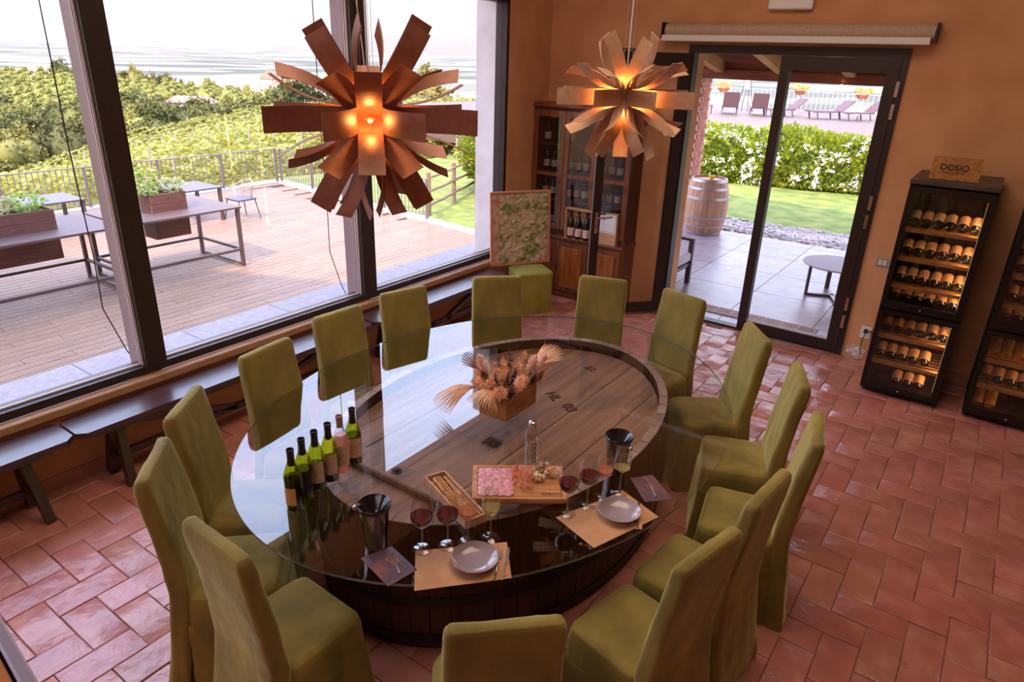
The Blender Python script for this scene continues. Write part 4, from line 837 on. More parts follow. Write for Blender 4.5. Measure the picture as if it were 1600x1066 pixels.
# ------------------------------------------------------------------ terrace outside the window
mat('stone', '94888A', '84787A', rough=.7, scale=25, bump=.15, bscale=60, rnd=.06); mat('deck', '90705A', '7E5E4A', rough=.6, scale=3, stretch=(12, .6, 12), rnd=.10); mat('deck_gap', '2E1E1A', rough=.9)
mat('curb', 'A89E98', rough=.7); mat('rail_steel', '6E5E5C', rough=.5, metal=.2); mat('patio_stone', 'A08C8E', '8C787C', rough=.35, scale=6, bump=.08, bscale=30, rnd=.07)
DZK = -.70
b = B(); b.box(-5.12, XW-.30, YF-3, YB+1.2, -1.2, .44); ts = S(b.obj('trim_3', 'stone'))
for i in range(14):
    y0 = 1.835+.835*(i-4)
    B().box(-5.125, XW-.14, y0+.003, y0+.832, .441, .462).obj('stone_slab', 'stone', ts)
dy = lambda x: 10.5+.13*(-x-8.3)
b = B(); b.prism([(-5.12, YF-3), (-5.12, dy(-5.12)), (-15.7, dy(-15.7)), (-15.7, YF-3)], DZK-.25, DZK-.03); dk = S(b.obj('terrace', 'deck_gap'))
bw = .150; boards = []
for i in range(70):
    x1 = -5.13-i*bw; x0 = x1-bw+.014
    for j in range(-3, 6):
        y0 = j*2.0-((i*.47) % 2.0)+.4; y1 = min(y0+1.994, dy(x0)-.04); y0 = max(y0, YF-3)
        if y1-y0 < .1: continue
        s = onscreen((x0+x1)/2, (y0+y1)/2, DZK, 120); d = s[2] if s and x1 < -7.8 else 60-x1
        boards.append((d, x0, x1, y0, y1))
boards.sort(); bcache = {}; b = B()
def board_b(bb, x0, x1, y0, y1, z=0):
    w = x1-x0
    bb.box(x0, x1, y0, y1, z-.03, z-.006)
    for k in range(3): bb.box(x0+k*w/3, x0+(k+.78)*w/3, y0, y1, z-.006, z)
    return bb
for k, (d, x0, x1, y0, y1) in enumerate(boards):
    if k < 300:
        key = round(y1-y0, 3)
        if key not in bcache: bcache[key] = board_b(B(), 0, bw-.014, 0, y1-y0).mesh('deck_board', 'deck')
        inst('deck_board', bcache[key], dk, (x0, y0, DZK+random.uniform(-.001, .001)))
    else: board_b(b, x0, x1, y0, y1, DZK)
b.obj('deck_boards_beyond', 'deck', dk, kind='stuff')
b = B(); b.prism([(-5.12, dy(-5.12)), (-5.12, dy(-5.12)+.28), (-15.95, dy(-15.95)+.28), (-15.95, dy(-15.95))], DZK-.25, DZK+.03).box(-15.95, -15.7, YF-3, dy(-15.95)-.001, DZK-.25, DZK+.03); S(b.obj('trim_4', 'curb'))
def railing(P, lab, h=.84, seg=.11, post=1.55, z=DZK+.03, nm='metal_railing', m='rail_steel', rp=.006):
    t = thing(nm, lab, 'railing'); P = [Vector((x, y, z)) for x, y in P]
    for a, c in zip(P, P[1:]):
        L = (c-a).length; d = (c-a)/L; n = max(1, round(L/post))
        B().beam(a+Vector((0, 0, h)), c+Vector((0, 0, h)), .045, .02).obj('top_rail', m, t); B().beam(a+Vector((0, 0, .08)), c+Vector((0, 0, .08)), .03, .012).obj('bottom_rail', m, t)
        for k in range(n+1): B().beam(a+d*L*k/n+Vector((0, 0, -.03)), a+d*L*k/n+Vector((0, 0, h)), .05, .05, up=d).obj('post', m, t)
        bar = B().beam((0, 0, .08), (0, 0, h), rp*2, rp*2, up=(1, 0, 0)).mesh('bar', m); nb = int(L/seg)
        for k in range(1, nb): inst('bar', bar, t, a+d*L*k/nb)
railing([(-15.8, YF+3.0), (-15.8, 11.50)], 'grey steel railing along the outer edge of the terrace'); railing([(-15.74, 11.60), (-9.85, 10.84)], 'grey steel railing along the far end of the terrace', seg=.12)
# rustic wooden fence on the grass
t = thing('wooden_fence', 'rustic wooden rail fence on the grass beyond the terrace end', 'fence'); mat('fence_wood', '8A6A52', '70523E', rough=.8, scale=8)
fp = [Vector((-10.3, 11.4, -.75)), Vector((-11.0, 13.1, -.78)), Vector((-11.8, 15.0, -.8)), Vector((-12.7, 17.1, -.85))]
for p in fp: B().tube([p, p+Vector((0, 0, .95))], .055, 7).obj('post', 'fence_wood', t)
for a, c in zip(fp, fp[1:]):
    for z in (.25, .55, .85): B().tube([a+Vector((.05, 0, z)), (a+c)/2+Vector((.05, 0, z-.02)), c+Vector((.05, 0, z))], .03, 6).obj('rail', 'fence_wood', t)
# high tables with planters
mat('table_metal', '5A4440', rough=.6, metal=.2); mat('planter_wood', '6E4438', '5C362C', rough=.6, scale=4, stretch=(8, .7, 8)); mat('soil', '6A4A3E', 'A07868', rough=.95, scale=60, bump=.6); mat('leafgreen', '6E8A34', 'A2B84E', rough=.5, scale=6, rnd=.2, tl=.4); mat('leafpale', 'B8B884', '98A060', rough=.6, scale=6, rnd=.2, tl=.4)
r = random.Random(21)
def leafbush(name, m, base, R, H, n, ls, parent=None):
    b = B()
    for k in range(n):
        a = r.uniform(0, 6.28); s = r.random()**.5; z = r.uniform(.05, 1); p = Vector((R*s*math.cos(a)*(.5+.7*math.sin(z*2.6)), R*s*math.sin(a)*(.5+.7*math.sin(z*2.6)), H*z)); d = Vector((math.cos(a), math.sin(a), r.uniform(-.2, 1))).normalized(); sd = d.cross(Vector((r.uniform(-1, 1), r.uniform(-1, 1), 1))).normalized()*ls*.3; L = ls*r.uniform(.7, 1.2)
        b.add([p, p+d*L*.5+sd, p+d*L, p+d*L*.5-sd], [(0, 1, 2, 3)])
    return b.obj(name, m, parent, loc=base, kind='stuff')
def hightable(y0, y1, lab, plants, ydir=1):
    t = thing('high_table', lab, 'table', (0, 0, 0), 0, 'long high tables on the terrace'); x0, x1 = -10.98, -9.74; zt = .27; zb = DZK
    B().box(x0, -10.53, y0, y1, zt-.03, zt).obj('table_top', 'table_metal', t); B().box(-10.18, x1, y0, y1, zt-.03, zt).obj('table_top', 'table_metal', t)
    B().box(-10.53, -10.18, y1-.62, y1, zt-.03, zt).box(-10.53, -10.18, y0, y0+.62, zt-.03, zt).obj('table_top', 'table_metal', t)
    for y in (y0+.05, y1-.05):
        for x in (x0+.04, x1-.04): B().box(x-.025, x+.025, y-.025, y+.025, zb, zt-.031).obj('leg', 'table_metal', t)
        B().box(x0+.066, x1-.066, y-.018, y+.018, zb+.26, zb+.30).obj('foot_rail', 'table_metal', t)
        B().box(x0+.066, x1-.066, y-.018, y+.018, zb+.02, zb+.05).obj('floor_rail', 'table_metal', t)
    for x in (x0+.04, x1-.04): B().box(x-.018, x+.018, y0+.076, y1-.076, zb+.26, zb+.30).obj('foot_rail', 'table_metal', t)
    pz0, pz1 = zb+.57, zt+.27; py0, py1 = y0+.63, y1-.63
    p = thing('planter', 'long brown wooden planter set into '+('the left' if y0 < 3 else 'the right')+' high table', 'planter', (0, 0, 0), 0, 'planters in the high tables')
    for z0, z1 in ((pz0, pz0+.27), (pz0+.275, pz1-.14), (pz1-.135, pz1)):
        B().box(-10.20, -10.182, py0, py1, z0, z1).obj('side_board', 'planter_wood', p); B().box(-10.528, -10.51, py0, py1, z0, z1).obj('side_board', 'planter_wood', p)
        for y in (py0, py1-.018): B().box(-10.51, -10.20, y, y+.018, z0, z1).obj('end_board', 'planter_wood', p)
    B().box(-10.51, -10.20, py0+.02, py1-.02, pz0, pz1-.05).obj('soil', 'soil', p)
    for (y, m, H, lb) in plants:
        o = leafbush('shrub', m, (-10.36, y, pz1-.06), .15, H, 170, .075); tag(o, lb, 'plant', 'small plants in the planters')
hightable(.9, 4.50, 'brown metal high table with a planter, left of the front mullion', [(1.5, 'leafpale', .25, 'pale low herb in the left planter at the frame edge'), (2.85, 'leafgreen', .42, 'upright dark green plant in the left planter'), (3.3, 'leafpale', .26, 'pale grey green herb in the left planter'), (3.65, 'leafgreen', .25, 'bushy low herb near the end of the left planter')])
hightable(4.55, 6.36, 'brown metal high table with a planter between the two window mullions', [(5.25, 'leafgreen', .40, 'upright bright green plant in the right planter'), (5.0, 'leafpale', .20, 'pale herb beside the mullion in the right planter'), (5.62, 'leafpale', .22, 'small whitish plant at the end of the right planter')])
# low tables and wicker chairs by the rail
mat('wicker', '9A8474', '7E6858', rough=.8, scale=40, kind='noise'); mat('grey_top', '4E4250', rough=.55)
def lowtable(x, y, sx, sy, lab):
    t = thing('low_table', lab, 'table', (x, y, DZK), 0, 'square tables by the railing')
    B().box(-sx/2, sx/2, -sy/2, sy/2, .65, .68).obj('table_top', 'grey_top', t)
    for a in (-1, 1):
        for c in (-1, 1): B().box(a*(sx/2-.05)-.03, a*(sx/2-.05)+.03, c*(sy/2-.05)-.03, c*(sy/2-.05)+.03, 0, .649).obj('leg', 'table_metal', t)
lowtable(-13.35, 7.55, .95, 1.0, 'grey square table by the railing behind the right high table'); lowtable(-13.9, 5.2, .9, .95, 'grey square table behind the front mullion'); lowtable(-12.6, 3.0, .9, .9, 'grey square table at the far left behind the planter')
def wchair(x, y, a, lab):
    t = thing('wicker_armchair', lab, 'chair', (x, y, DZK), a, 'wicker armchairs on the terrace')
    B().prism(rrect(.24, .23, .06, 4), .40, .43).obj('seat', 'grey_top', t)
    for sx, sy in ((-1, -1), (1, -1), (-1, 1), (1, 1)): B().tube([(sx*.2, sy*.19, .40), (sx*.25, sy*.25, 0)], .012, 6).obj('leg', 'table_metal', t)
    pts = [(.27*math.sin(q), .0+.27*math.cos(q)*.95, .62+.14*max(0, math.cos(q))) for q in [(-2.0+4.0*k/14) for k in range(15)]]
    B().tube(pts, .016, 6).obj('arm_rail', 'wicker', t)
    b = B()
    for k in range(3, 12): b.tube([(pts[k][0]*.88, pts[k][1]*.85, .43), pts[k]], .006, 4)
    for z in (.5, .57, .64): b.tube([(pts[k][0]*(.88+.12*(z-.43)/.3), pts[k][1]*(.88+.12*(z-.43)/.3), z) for k in range(3, 12)], .005, 4)
    b.obj('woven_back', 'wicker', t)
wchair(-12.75, 8.35, math.radians(0), 'wicker armchair pushed back from the grey table, its shadow to the right'); wchair(-14.15, 7.2, math.radians(70), 'wicker armchair at the rail side of the grey table'); wchair(-13.0, 6.55, math.radians(190), 'wicker armchair with its back to the right planter'); wchair(-13.9, 4.4, math.radians(180), 'wicker armchair half hidden by the front mullion')

# ------------------------------------------------------------------ patio behind the glass doors
b = B(); b.box(-4.9, 4.5, YB+.10, 11.4, -.3, -.025); pa = S(b.obj('patio', 'deck_gap'))
o_ = -1.27; n = 0
for i in range(-4, 6):
    for j in range(5):
        x0 = o_+.90*i; y0 = 7.505+.90*(j-0)*1.0; y0 = YB+.43 if j == 0 and False else y0
        B().box(x0+.004, x0+.896, y0+.004, min(y0+.896, 11.4), -.024, 0.0-.0005).obj('patio_tile', 'patio_stone', pa)
for i in range(-4, 6): B().box(o_+.90*i+.004, o_+.90*i+.896, YB+.11, 7.5, -.024, -.0005).obj('patio_tile', 'patio_stone', pa)
S(B().box(DX0+.0, DX1, YB-.02, YB+.10, -.02, .0).obj('trim_5', 'stone'))
mat('grate_metal', '8A5C4A', rough=.5, metal=.3)
t = thing('floor_grate', 'long brown metal drain grate set outside the door threshold', 'grate', (0, 0, 0))
for k in range(7):
    x0 = -2.46+k*.178; f = B().box(x0, x0+.172, 7.27, 7.275, 0, .012).box(x0, x0+.172, 7.475, 7.48, 0, .012).box(x0, x0+.004, 7.275, 7.475, 0, .012).box(x0+.168, x0+.172, 7.275, 7.475, 0, .012).obj('panel_frame', 'gasket', t)
    for q in range(5): B().box(x0+.005, x0+.167, 7.284+q*.038, 7.309+q*.038, .001, .011).obj('bar', 'grate_metal', t)
B().box(-2.47, -1.20, 7.262, 7.488, -.0004, .0006).obj('pit', 'black', t)
# brick pier, porch beam and rafters
mat('brick', 'B8705A', 'A25C48', rough=.85, scale=12, rnd=.2, bump=.3); mat('mortar', 'C9A898', rough=.95); mat('beam_wood', '8A4A2E', '6A3620', rough=.7, scale=3, stretch=(.8, 8, 8)); mat('rafter_wood', 'B9885A', '9A6C42', rough=.7, scale=4)
px0, px1, py0, py1 = -4.86, -4.29, 11.25, 11.75
bp = S(B().box(px0+.012, px1-.012, py0+.012, py1-.012, 0, 2.38).obj('brick_pier', 'mortar'))
bk = B().box(0, .118, 0, .10, 0, .062, ch=.004).mesh('brick', 'brick')
n = 0
for k in range(33):
    z = .004+k*.072
    for q in range(5):
        x = px0+q*.137-(.068 if k % 2 else 0)
        if x < px0-.01 or x+.118 > px1+.01: continue
        inst('brick', bk, bp, (x, py0-.001, z))
    for q in range(4):
        y = py0+.10+q*.128-(.06 if k % 2 else 0)
        if y < py0 or y+.118 > py1+.02: continue
        inst('brick', bk, bp, (px1+.001, y, z), (0, 0, PI/2))
bm = thing('porch_beam', 'heavy reddish wooden beam across the porch above the glass doors', 'beam')
B().box(-5.0, 4.0, 11.20, 11.42, 2.38, 2.52).obj('lower_beam', 'beam_wood', bm); B().box(-5.0, 4.0, 11.24, 11.40, 2.521, 2.80).obj('upper_beam', 'beam_wood', bm)
for k in range(9):
    x = -4.95+k*.95; o = B().beam((x, YB+.44, 2.95), (x, 11.18, 2.23), .13, .16).obj('rafter', 'rafter_wood'); tag(o, 'pale wooden porch rafter, %s from the brick pier' % ['first', 'second', 'third', 'fourth', 'fifth', 'sixth', 'seventh', 'eighth', 'ninth'][k], 'rafter', 'rafters of the porch roof')
    o.location = (0, 0, .33)
S(B().add([(-5.0, YB+.42, 3.40), (4.1, YB+.42, 3.40), (4.1, 12.0, 2.81), (-5.0, 12.0, 2.81), (-5.0, YB+.42, 3.50), (4.1, YB+.42, 3.50), (4.1, 12.0, 2.91), (-5.0, 12.0, 2.91)], [(3, 2, 1, 0), (4, 5, 6, 7), (0, 1, 5, 4), (1, 2, 6, 5), (2, 3, 7, 6), (3, 0, 4, 7)]).obj('porch_roof', 'beam_wood'))
# barrel
mat('barrel_wood', 'B98A6C', '9A6E52', rough=.6, scale=4, stretch=(6, 6, .6), rnd=.12); mat('hoop_metal', 'A8A0A6', rough=.4, metal=.6)
bl = thing('barrel', 'upright oak barrel with grey hoops on the patio', 'barrel', (-3.86, 11.02, 0))
prof = [(0, .275), (.15, .318), (.32, .345), (.45, .350), (.60, .343), (.76, .314), (.90, .275)]
sg = 22
for k in range(sg):
    a0 = 2*PI*k/sg+.003; a1 = 2*PI*(k+1)/sg-.003
    B().loft([[(rr*math.cos(a0), rr*math.sin(a0), z), (rr*math.cos(a1), rr*math.sin(a1), z), ((rr-.025)*math.cos(a1), (rr-.025)*math.sin(a1), z), ((rr-.025)*math.cos(a0), (rr-.025)*math.sin(a0), z)] for z, rr in prof]).obj('stave', 'barrel_wood', bl)
def pr(z):
    for (z0, a), (z1, c) in zip(prof, prof[1:]):
        if z0 <= z <= z1: return a+(c-a)*(z-z0)/(z1-z0)
for z0, z1 in ((.01, .05), (.13, .165), (.27, .31), (.58, .62), (.73, .77), (.85, .895)):
    B().lathe([(pr(z0)+.001, z0), (pr(z0)+.007, z0), (pr(z1)+.007, z1), (pr(z1)+.001, z1)], 32).obj('hoop', 'hoop_metal', bl, True, 40)
B().lathe([(.001, .87), (.25, .87)], 32).obj('head', 'barrel_wood', bl)
o = B().lathe([(.001, 0), (.035, 0), (.045, .07), (.040, .072), (.001, .02)], 14, (0, 0, 0)).obj('candle_jar', mat('yellow_jar', 'E0A832', rough=.3), None, True, 50, loc=(-3.80, 10.93, .8705)); tag(o, 'small yellow jar standing on top of the barrel', 'jar')
# garden armchair and round coffee table
mat('grey_metal', '5E4C50', rough=.4, metal=.3); mat('cushion', 'C9BFC8', rough=.8, scale=20)
t = thing('garden_armchair', 'dark framed garden armchair with pale cushions by the door jamb', 'chair', (-3.28, 7.80, 0))
for y in (-.34, .34):
    B().box(.29, .35, y-.025, y+.025, 0, .55).box(-.38, -.32, y-.025, y+.025, 0, .55).box(-.38, .35, y-.03, y+.03, .55, .585).box(-.32, .29, y-.02, y+.02, .22, .30).obj('side_frame', 'grey_metal', t)
B().box(-.34, .33, -.31, .31, .23, .28).obj('seat_frame', 'grey_metal', t); B().box(-.28, .34, -.30, .30, .285, .42, ch=.03).obj('seat_cushion', 'cushion', t); B().box(-.42, -.28, -.30, .30, .425, .80, ch=.03).obj('back_cushion', 'cushion', t)
t = thing('coffee_table', 'low round garden table on crossed legs behind the closed glass leaf', 'table', (-1.36, 8.80, 0))
B().lathe([(.001, .402), (.385, .402), (.395, .408), (.395, .422), (.001, .424)], 48).obj('table_top', 'cushion', t, True, 40)
for a in (.4, .4+PI/2):
    c, s = math.cos(a), math.sin(a)
    B().beam((-.30*c, -.30*s, .015), (.30*c, .30*s, .015), .05, .03).beam((-.30*c, -.30*s, 0), (-.30*c, -.30*s, .40), .05, .03, up=(c, s, 0)).beam((.30*c, .30*s, 0), (.30*c, .30*s, .40), .05, .03, up=(c, s, 0)).obj('leg_frame', 'grey_metal', t)
# lawn, gravel, hedge
mat('grass', '56621C', '7C7E30', rough=.9, scale=3, bump=.5, bscale=80); mat('pebble', 'C9B8B4', '8E7A74', rough=.7, scale=3, kind='noise', coord='Generated'); mat('soil_dry', 'B08A5A', rough=.95)
def gedge(x): return 12.35+.02*(x+3.0)
def grid(name, m, x0, x1, nx, y0f, y1f, ny, zf, st=False):
    vs = []
    for i in range(nx+1):
        x = x0+(x1-x0)*i/nx
        for j in range(ny+1): y = y0f(x)+(y1f(x)-y0f(x))*j/ny; vs.append((x, y, zf(x, y)))
    o = B().add(vs, [(i*(ny+1)+j, (i+1)*(ny+1)+j, (i+1)*(ny+1)+j+1, i*(ny+1)+j+1) for i in range(nx) for j in range(ny)]).obj(name, m, None, True); return S(o)
lawn = grid('lawn', 'grass', -9, 7, 40, lambda x: 11.4 if x < -5.2 else gedge(x)+.03, lambda x: 20.0, 20, lambda x, y: .02*math.sin(x*.9)+.012*(y-11)-.78*(max(0, min(1, (-5.2-x)/2.5)))*max(0, min(1, (18-y)/5)))
S(B().box(-5.2, 7, 11.39, 14.5, -.3, -.045).obj('gravel_bed', 'soil_dry'))
peb = []
for k in range(5): 
    q = B().sphere((0, 0, 0), 1, 6, 4, .6); q.v = [(x*(1+.3*math.sin(y*3+k)), y*(1+.2*math.sin(x*4+k*2)), z) for x, y, z in q.v]; peb.append(q)
b = B(); rr = random.Random(8)
for k in range(5200):
    x = rr.uniform(-4.8, .5); y = rr.uniform(11.42, gedge(x)+.12); s = rr.uniform(.022, .045); q = peb[k % 5]; ca, sa = math.cos(k), math.sin(k); z = rr.uniform(-.035, .01)
    b.add([(x+s*(a*ca-c*sa), y+s*(a*sa+c*ca), z+s*d) for a, c, d in q.v], q.f)
o = b.obj('gravel', 'pebble', None, True, kind='stuff'); tag(o, 'strip of pale rounded pebbles between patio and lawn', 'gravel')
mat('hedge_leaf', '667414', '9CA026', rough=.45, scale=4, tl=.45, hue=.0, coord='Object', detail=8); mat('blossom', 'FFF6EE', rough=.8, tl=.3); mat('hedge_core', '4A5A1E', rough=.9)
def hedge_pt(t, rr, x0, x1, yc, W, H, zb):
    x = rr.uniform(x0, x1); a = rr.uniform(-.2, PI+.1); k = rr.uniform(.82, 1.05)+.10*mnoise.noise(Vector((x*1.3, a*1.5, 2)))*1.6
    return Vector((x, yc(x)-W*math.cos(a)*k, zb+H*(.12+.88*max(0, math.sin(a)))*k)), Vector((rr.uniform(-.5, .5), -math.cos(a), math.sin(a)+rr.uniform(-.2, .5))).normalized()
yc = lambda x: 17.0+.28*(x+4)
def hedge(name, x0, x1, W, H, n, zb, lab, yc, nb):
    t = thing(name, lab, 'hedge'); rr = random.Random(12); b = B(); fl = B()
    for k in range(n):
        p, d = hedge_pt(0, rr, x0, x1, yc, W, H, zb); s = Vector((rr.gauss(0, 1), rr.gauss(0, 1), rr.gauss(0, 1))).cross(d).normalized(); L = rr.uniform(.08, .13)
        q = (d+s*rr.uniform(-.9, .9)+Vector((0, 0, rr.uniform(-.6, .2)))).normalized(); w = q.cross(s).normalized()*L*.28+s*L*.12
        b.add([p, p+q*L*.5+w, p+q*L, p+q*L*.5-w], [(0, 1, 2, 3)])
    for k in range(nb):
        p, d = hedge_pt(0, rr, x0, x1, yc, W*1.04, H*1.03, zb); cl = mnoise.noise(Vector((p.x*1.6, p.z*2.2, 5)))
        if cl < -.10: continue
        for q in range(11):
            v = Vector((rr.gauss(0, 1), rr.gauss(0, 1), rr.gauss(0, 1)))*.03; u1 = d.orthogonal().normalized()*.022; u2 = d.cross(u1)
            c = p+v; fl.add([c-u1, c-u2, c+u1, c+u2], [(0, 1, 2, 3)])
    b.obj('foliage', 'hedge_leaf', t, kind='stuff'); fl.obj('blossoms', 'blossom', t, kind='stuff')
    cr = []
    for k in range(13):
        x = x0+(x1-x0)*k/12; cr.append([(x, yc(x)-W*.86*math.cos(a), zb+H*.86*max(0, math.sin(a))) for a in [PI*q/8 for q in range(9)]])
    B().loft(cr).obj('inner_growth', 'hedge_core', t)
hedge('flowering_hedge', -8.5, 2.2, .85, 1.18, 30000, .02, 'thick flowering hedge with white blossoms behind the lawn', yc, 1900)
# sun terrace behind the hedge
mat('pool_deck', '644C40', '5A4438', rough=.7, scale=10); mat('lounge_cloth', '5E4244', rough=.7); 
S(B().box(-22, 8, 20.0, 38, -.4, .55).obj('sun_terrace', 'pool_deck'))
def lounger(x, y, a, lab, tilt):
    t = thing('sun_lounger', lab, 'sun lounger', (x, y, .55), a, 'sun loungers beyond the hedge')
    B().box(-.33, .33, -1.25, .05, .30, .34).obj('bed', 'lounge_cloth', t)
    c, s = math.cos(tilt), math.sin(tilt); M = Matrix.Translation((0, .05, .33)) @ Matrix.Rotation(tilt, 4, 'X'); B().box(-.33, .33, 0, .66, -.02, .02, M).obj('back', 'lounge_cloth', t)
    B().box(-.345, -.331, -1.3, .08, .28, .34).box(.331, .345, -1.3, .08, .28, .34).obj('side_rail', 'grey_metal', t)
    for sx in (-.31, .31):
        for y_ in (-1.1, -.1): B().beam((sx, y_, .29), (sx*1.05, y_+.08, 0), .04, .04).obj('leg', 'grey_metal', t)
lounger(-10.5, 31.3, math.radians(200), 'brown sun lounger with raised back, left one of the pair behind the hedge', math.radians(68)); lounger(-9.35, 31.7, math.radians(200), 'brown sun lounger with raised back, right one of the pair behind the hedge', math.radians(68))
lounger(-8.3, 32.7, math.radians(-45), 'reclined brown sun lounger seen just right of the door stile', math.radians(40)); lounger(-6.5, 33.2, math.radians(-45), 'reclined brown sun lounger in the middle of the closed door leaf', math.radians(40)); lounger(-5.35, 33.6, math.radians(-45), 'reclined brown sun lounger beside the right flower post', math.radians(40))
o = thing('side_stool', 'small brown stool beside the left sun lounger', 'stool', (-11.45, 30.8, .55)); B().box(-.25, .25, -.25, .25, .34, .38, ch=.01).obj('seat', 'lounge_cloth', o)
for sx in (-.22, .22):
    for sy in (-.22, .22): B().box(sx-.02, sx+.02, sy-.02, sy+.02, 0, .339).obj('leg', 'grey_metal', o)
mat('flower_orange', 'E09048', 'C8C050', rough=.8, scale=10, tl=.3); mat('terracotta', 'B06A48', rough=.8)
for x, y, lab in ((-11.6, 33.3, 'flower pot on a post above the pair of loungers'), (-5.75, 33.9, 'flower pot on a post in the right part of the door leaf'), (-8.6, 35, 'flower pot on a post half hidden by the door stile')):
    t = thing('flower_post', lab, 'flower pot', (x, y, .55), 0, 'flower pots on posts'); B().box(-.03, .03, -.03, .03, 0, .85).obj('post', 'white_plastic', t); B().lathe([(.001, .85), (.18, .85), (.27, 1.02), (.001, 1.02)], 12).obj('pot', 'terracotta', t, True, 40)
    leafbush('flowers', 'flower_orange', (0, 0, 1.0), .32, .26, 160, .12, t)
t = thing('closed_parasols', 'folded white parasol with dark legs beyond the loungers', 'parasol', (-10.9, 34.5, .55)); B().lathe([(.03, .9), (.16, 1.0), (.05, 2.3), (.001, 2.4)], 10).obj('canopy', 'white_plastic', t, True)
for sx in (-.3, -.1, .15, .35): B().beam((sx*.3, 0, 1.5), (sx*1.2, 0, 0), .03, .03).obj('leg', 'grey_metal', t)
railing([(-20, 36.5), (2, 36.5)], 'thin white railing at the far edge of the sun terrace', h=.95, seg=.22, post=2.2, z=.55, m='white_plastic', rp=.008)
# lawn beyond the terrace end and the shrub in front of the window pier
g2 = B(); nx = 20
vs = [(-16.5+i*.6, 10.79+j*.7, -.76+.03*math.sin(i*.8+j)) for i in range(20) for j in range(14)]
S(g2.add(vs, [(i*14+j, (i+1)*14+j, (i+1)*14+j+1, i*14+j+1) for i in range(19) for j in range(13)]).obj('side_lawn', 'grass', None, True))
t = thing('round_shrub', 'bright green flowering shrub beside the window pier', 'shrub', (-10.9, 14.9, -.75)); leafbush('foliage', 'hedge_leaf', (0, 0, 0), .95, 1.75, 6000, .13, t); leafbush('blossoms', 'blossom', (0, 0, 0), 1.0, 1.8, 350, .07, t)
# ------------------------------------------------------------------ landscape: vineyard slope, wooded hill, hazy plain
def interp(x, T):
    if x <= T[0][0]: return T[0][1]
    for (a, b_), (c, d) in zip(T, T[1:]):
        if x <= c: return b_+(d-b_)*(x-a)/(c-a)
    return T[-1][1]
CREST = [(10, 10.0), (18.5, 9.2), (27, 6.9), (35, 5.3), (43, 4.6), (52, 4.3), (62, 5.4), (70, 5.6), (90, 5.2)]   # direction (deg) -> how far the vineyard edge lies below eye level (deg)
def sm(a, b_, x): t = max(0, min(1, (x-a)/(b_-a))); return t*t*(3-2*t)
def ground(phi, R):
    c = interp(phi, CREST); Rc = 75; zc = 2.6-Rc*math.tan(math.radians(c)); z0 = -1.55 if phi < 56 else -.3
    z = z0+(zc-z0)*sm(10, 75, R)**1.0 if R < 75 else zc
    if R >= 75:
        rd = interp(phi, [(16, 3.0), (24, 3.0), (30, 3.5), (36, 4.2), (42, 4.8), (50, 5.4), (90, 6.5)]); Rr = 470
        zr = 2.6-Rr*math.tan(math.radians(rd)); v = zc-16 if phi < 50 else zc-25
        if R < 160: z = zc+(v-zc)*sm(75, 160, R)
        elif R < Rr: z = v+(zr-v)*sm(160, Rr, R)
        else: z = zr+(-150-zr)*sm(Rr, 2600, R)
    if R > 90 and R < 2500:
        x = -R*math.cos(math.radians(phi)); y = R*math.sin(math.radians(phi)); z += (mnoise.noise(Vector((x*.012, y*.012, 0)))*5)*min(1, (R-90)/150)*(1-sm(1500, 2500, R))
    return z
def gpos(phi, R, dz=0): a = math.radians(phi); return Vector((-R*math.cos(a), R*math.sin(a), ground(phi, R)+dz))
Rs = [15, 18, 22, 27, 33, 40, 48, 58, 68, 75, 82, 92, 105, 120, 140, 160, 185, 215, 250, 290, 335, 385, 430, 470, 520, 600, 720, 900, 1150, 1500, 2000, 2600]
def sector(name, m, Rl, pa, pb, n):
    vs = [gpos(pa+(pb-pa)*i/n, R_) for i in range(n+1) for R_ in Rl]; k = len(Rl)
    return B().add(vs, [(i*k+j, i*k+j+1, (i+1)*k+j+1, (i+1)*k+j) for i in range(n) for j in range(k-1)]).obj(name, m, None, True)
mat('vine_soil', 'A8A04A', '8A8838', rough=.95, scale=.4); mat('woods', '3E4420', '56582C', rough=.95, scale=.05, bump=1, bscale=.3)
S(sector('vineyard_slope', 'vine_soil', [R_ for R_ in Rs if R_ <= 82], -60, 100, 120)); S(sector('wooded_hill', 'woods', [R_ for R_ in Rs if 82 <= R_ <= 600], -60, 100, 120))
mat('far_slope', '4E5638', '686848', rough=.95, scale=.004)
S(sector('far_slope', 'far_slope', [R_ for R_ in Rs if R_ >= 600], -60, 100, 100))
def plain_mat():
    m = mat('plain', 'B8AE9A', 'C8B8A0', rough=.95); nt = m.node_tree; N = nt.nodes.new; L = nt.links.new; b = nt.nodes['Principled BSDF']
    tc = N('ShaderNodeTexCoord'); mp_ = N('ShaderNodeMapping'); mp_.inputs['Scale'].default_value = (.0016, .0009, 1); L(tc.outputs['Object'], mp_.inputs[0])
    v = N('ShaderNodeTexVoronoi'); v.distance = 'CHEBYCHEV'; v.inputs['Scale'].default_value = 1; L(mp_.outputs[0], v.inputs['Vector'])
    sp = N('ShaderNodeSeparateColor'); L(v.outputs['Color'], sp.inputs[0]); r_ = N('ShaderNodeValToRGB'); r_.color_ramp.interpolation = 'CONSTANT'; e = r_.color_ramp.elements
    e[0].color = lin('5E5640'); e[1].position = .3; e[1].color = lin('8E7860')
    for p, c in ((.5, 'A89070'), (.68, '565034'), (.82, '7A6E52'), (.93, '4A4A2E')): x = e.new(p); x.color = lin(c)
    L(sp.outputs[0], r_.inputs[0]); L(r_.outputs[0], b.inputs['Base Color'])
plain_mat()
b = B(); n = 96; Rp = [2300, 4000, 7000, 12000, 22000, 45000, 80000]
vs = [(-R_*math.cos(2*PI*i/n), R_*math.sin(2*PI*i/n), -150) for i in range(n) for R_ in Rp]; k = len(Rp)
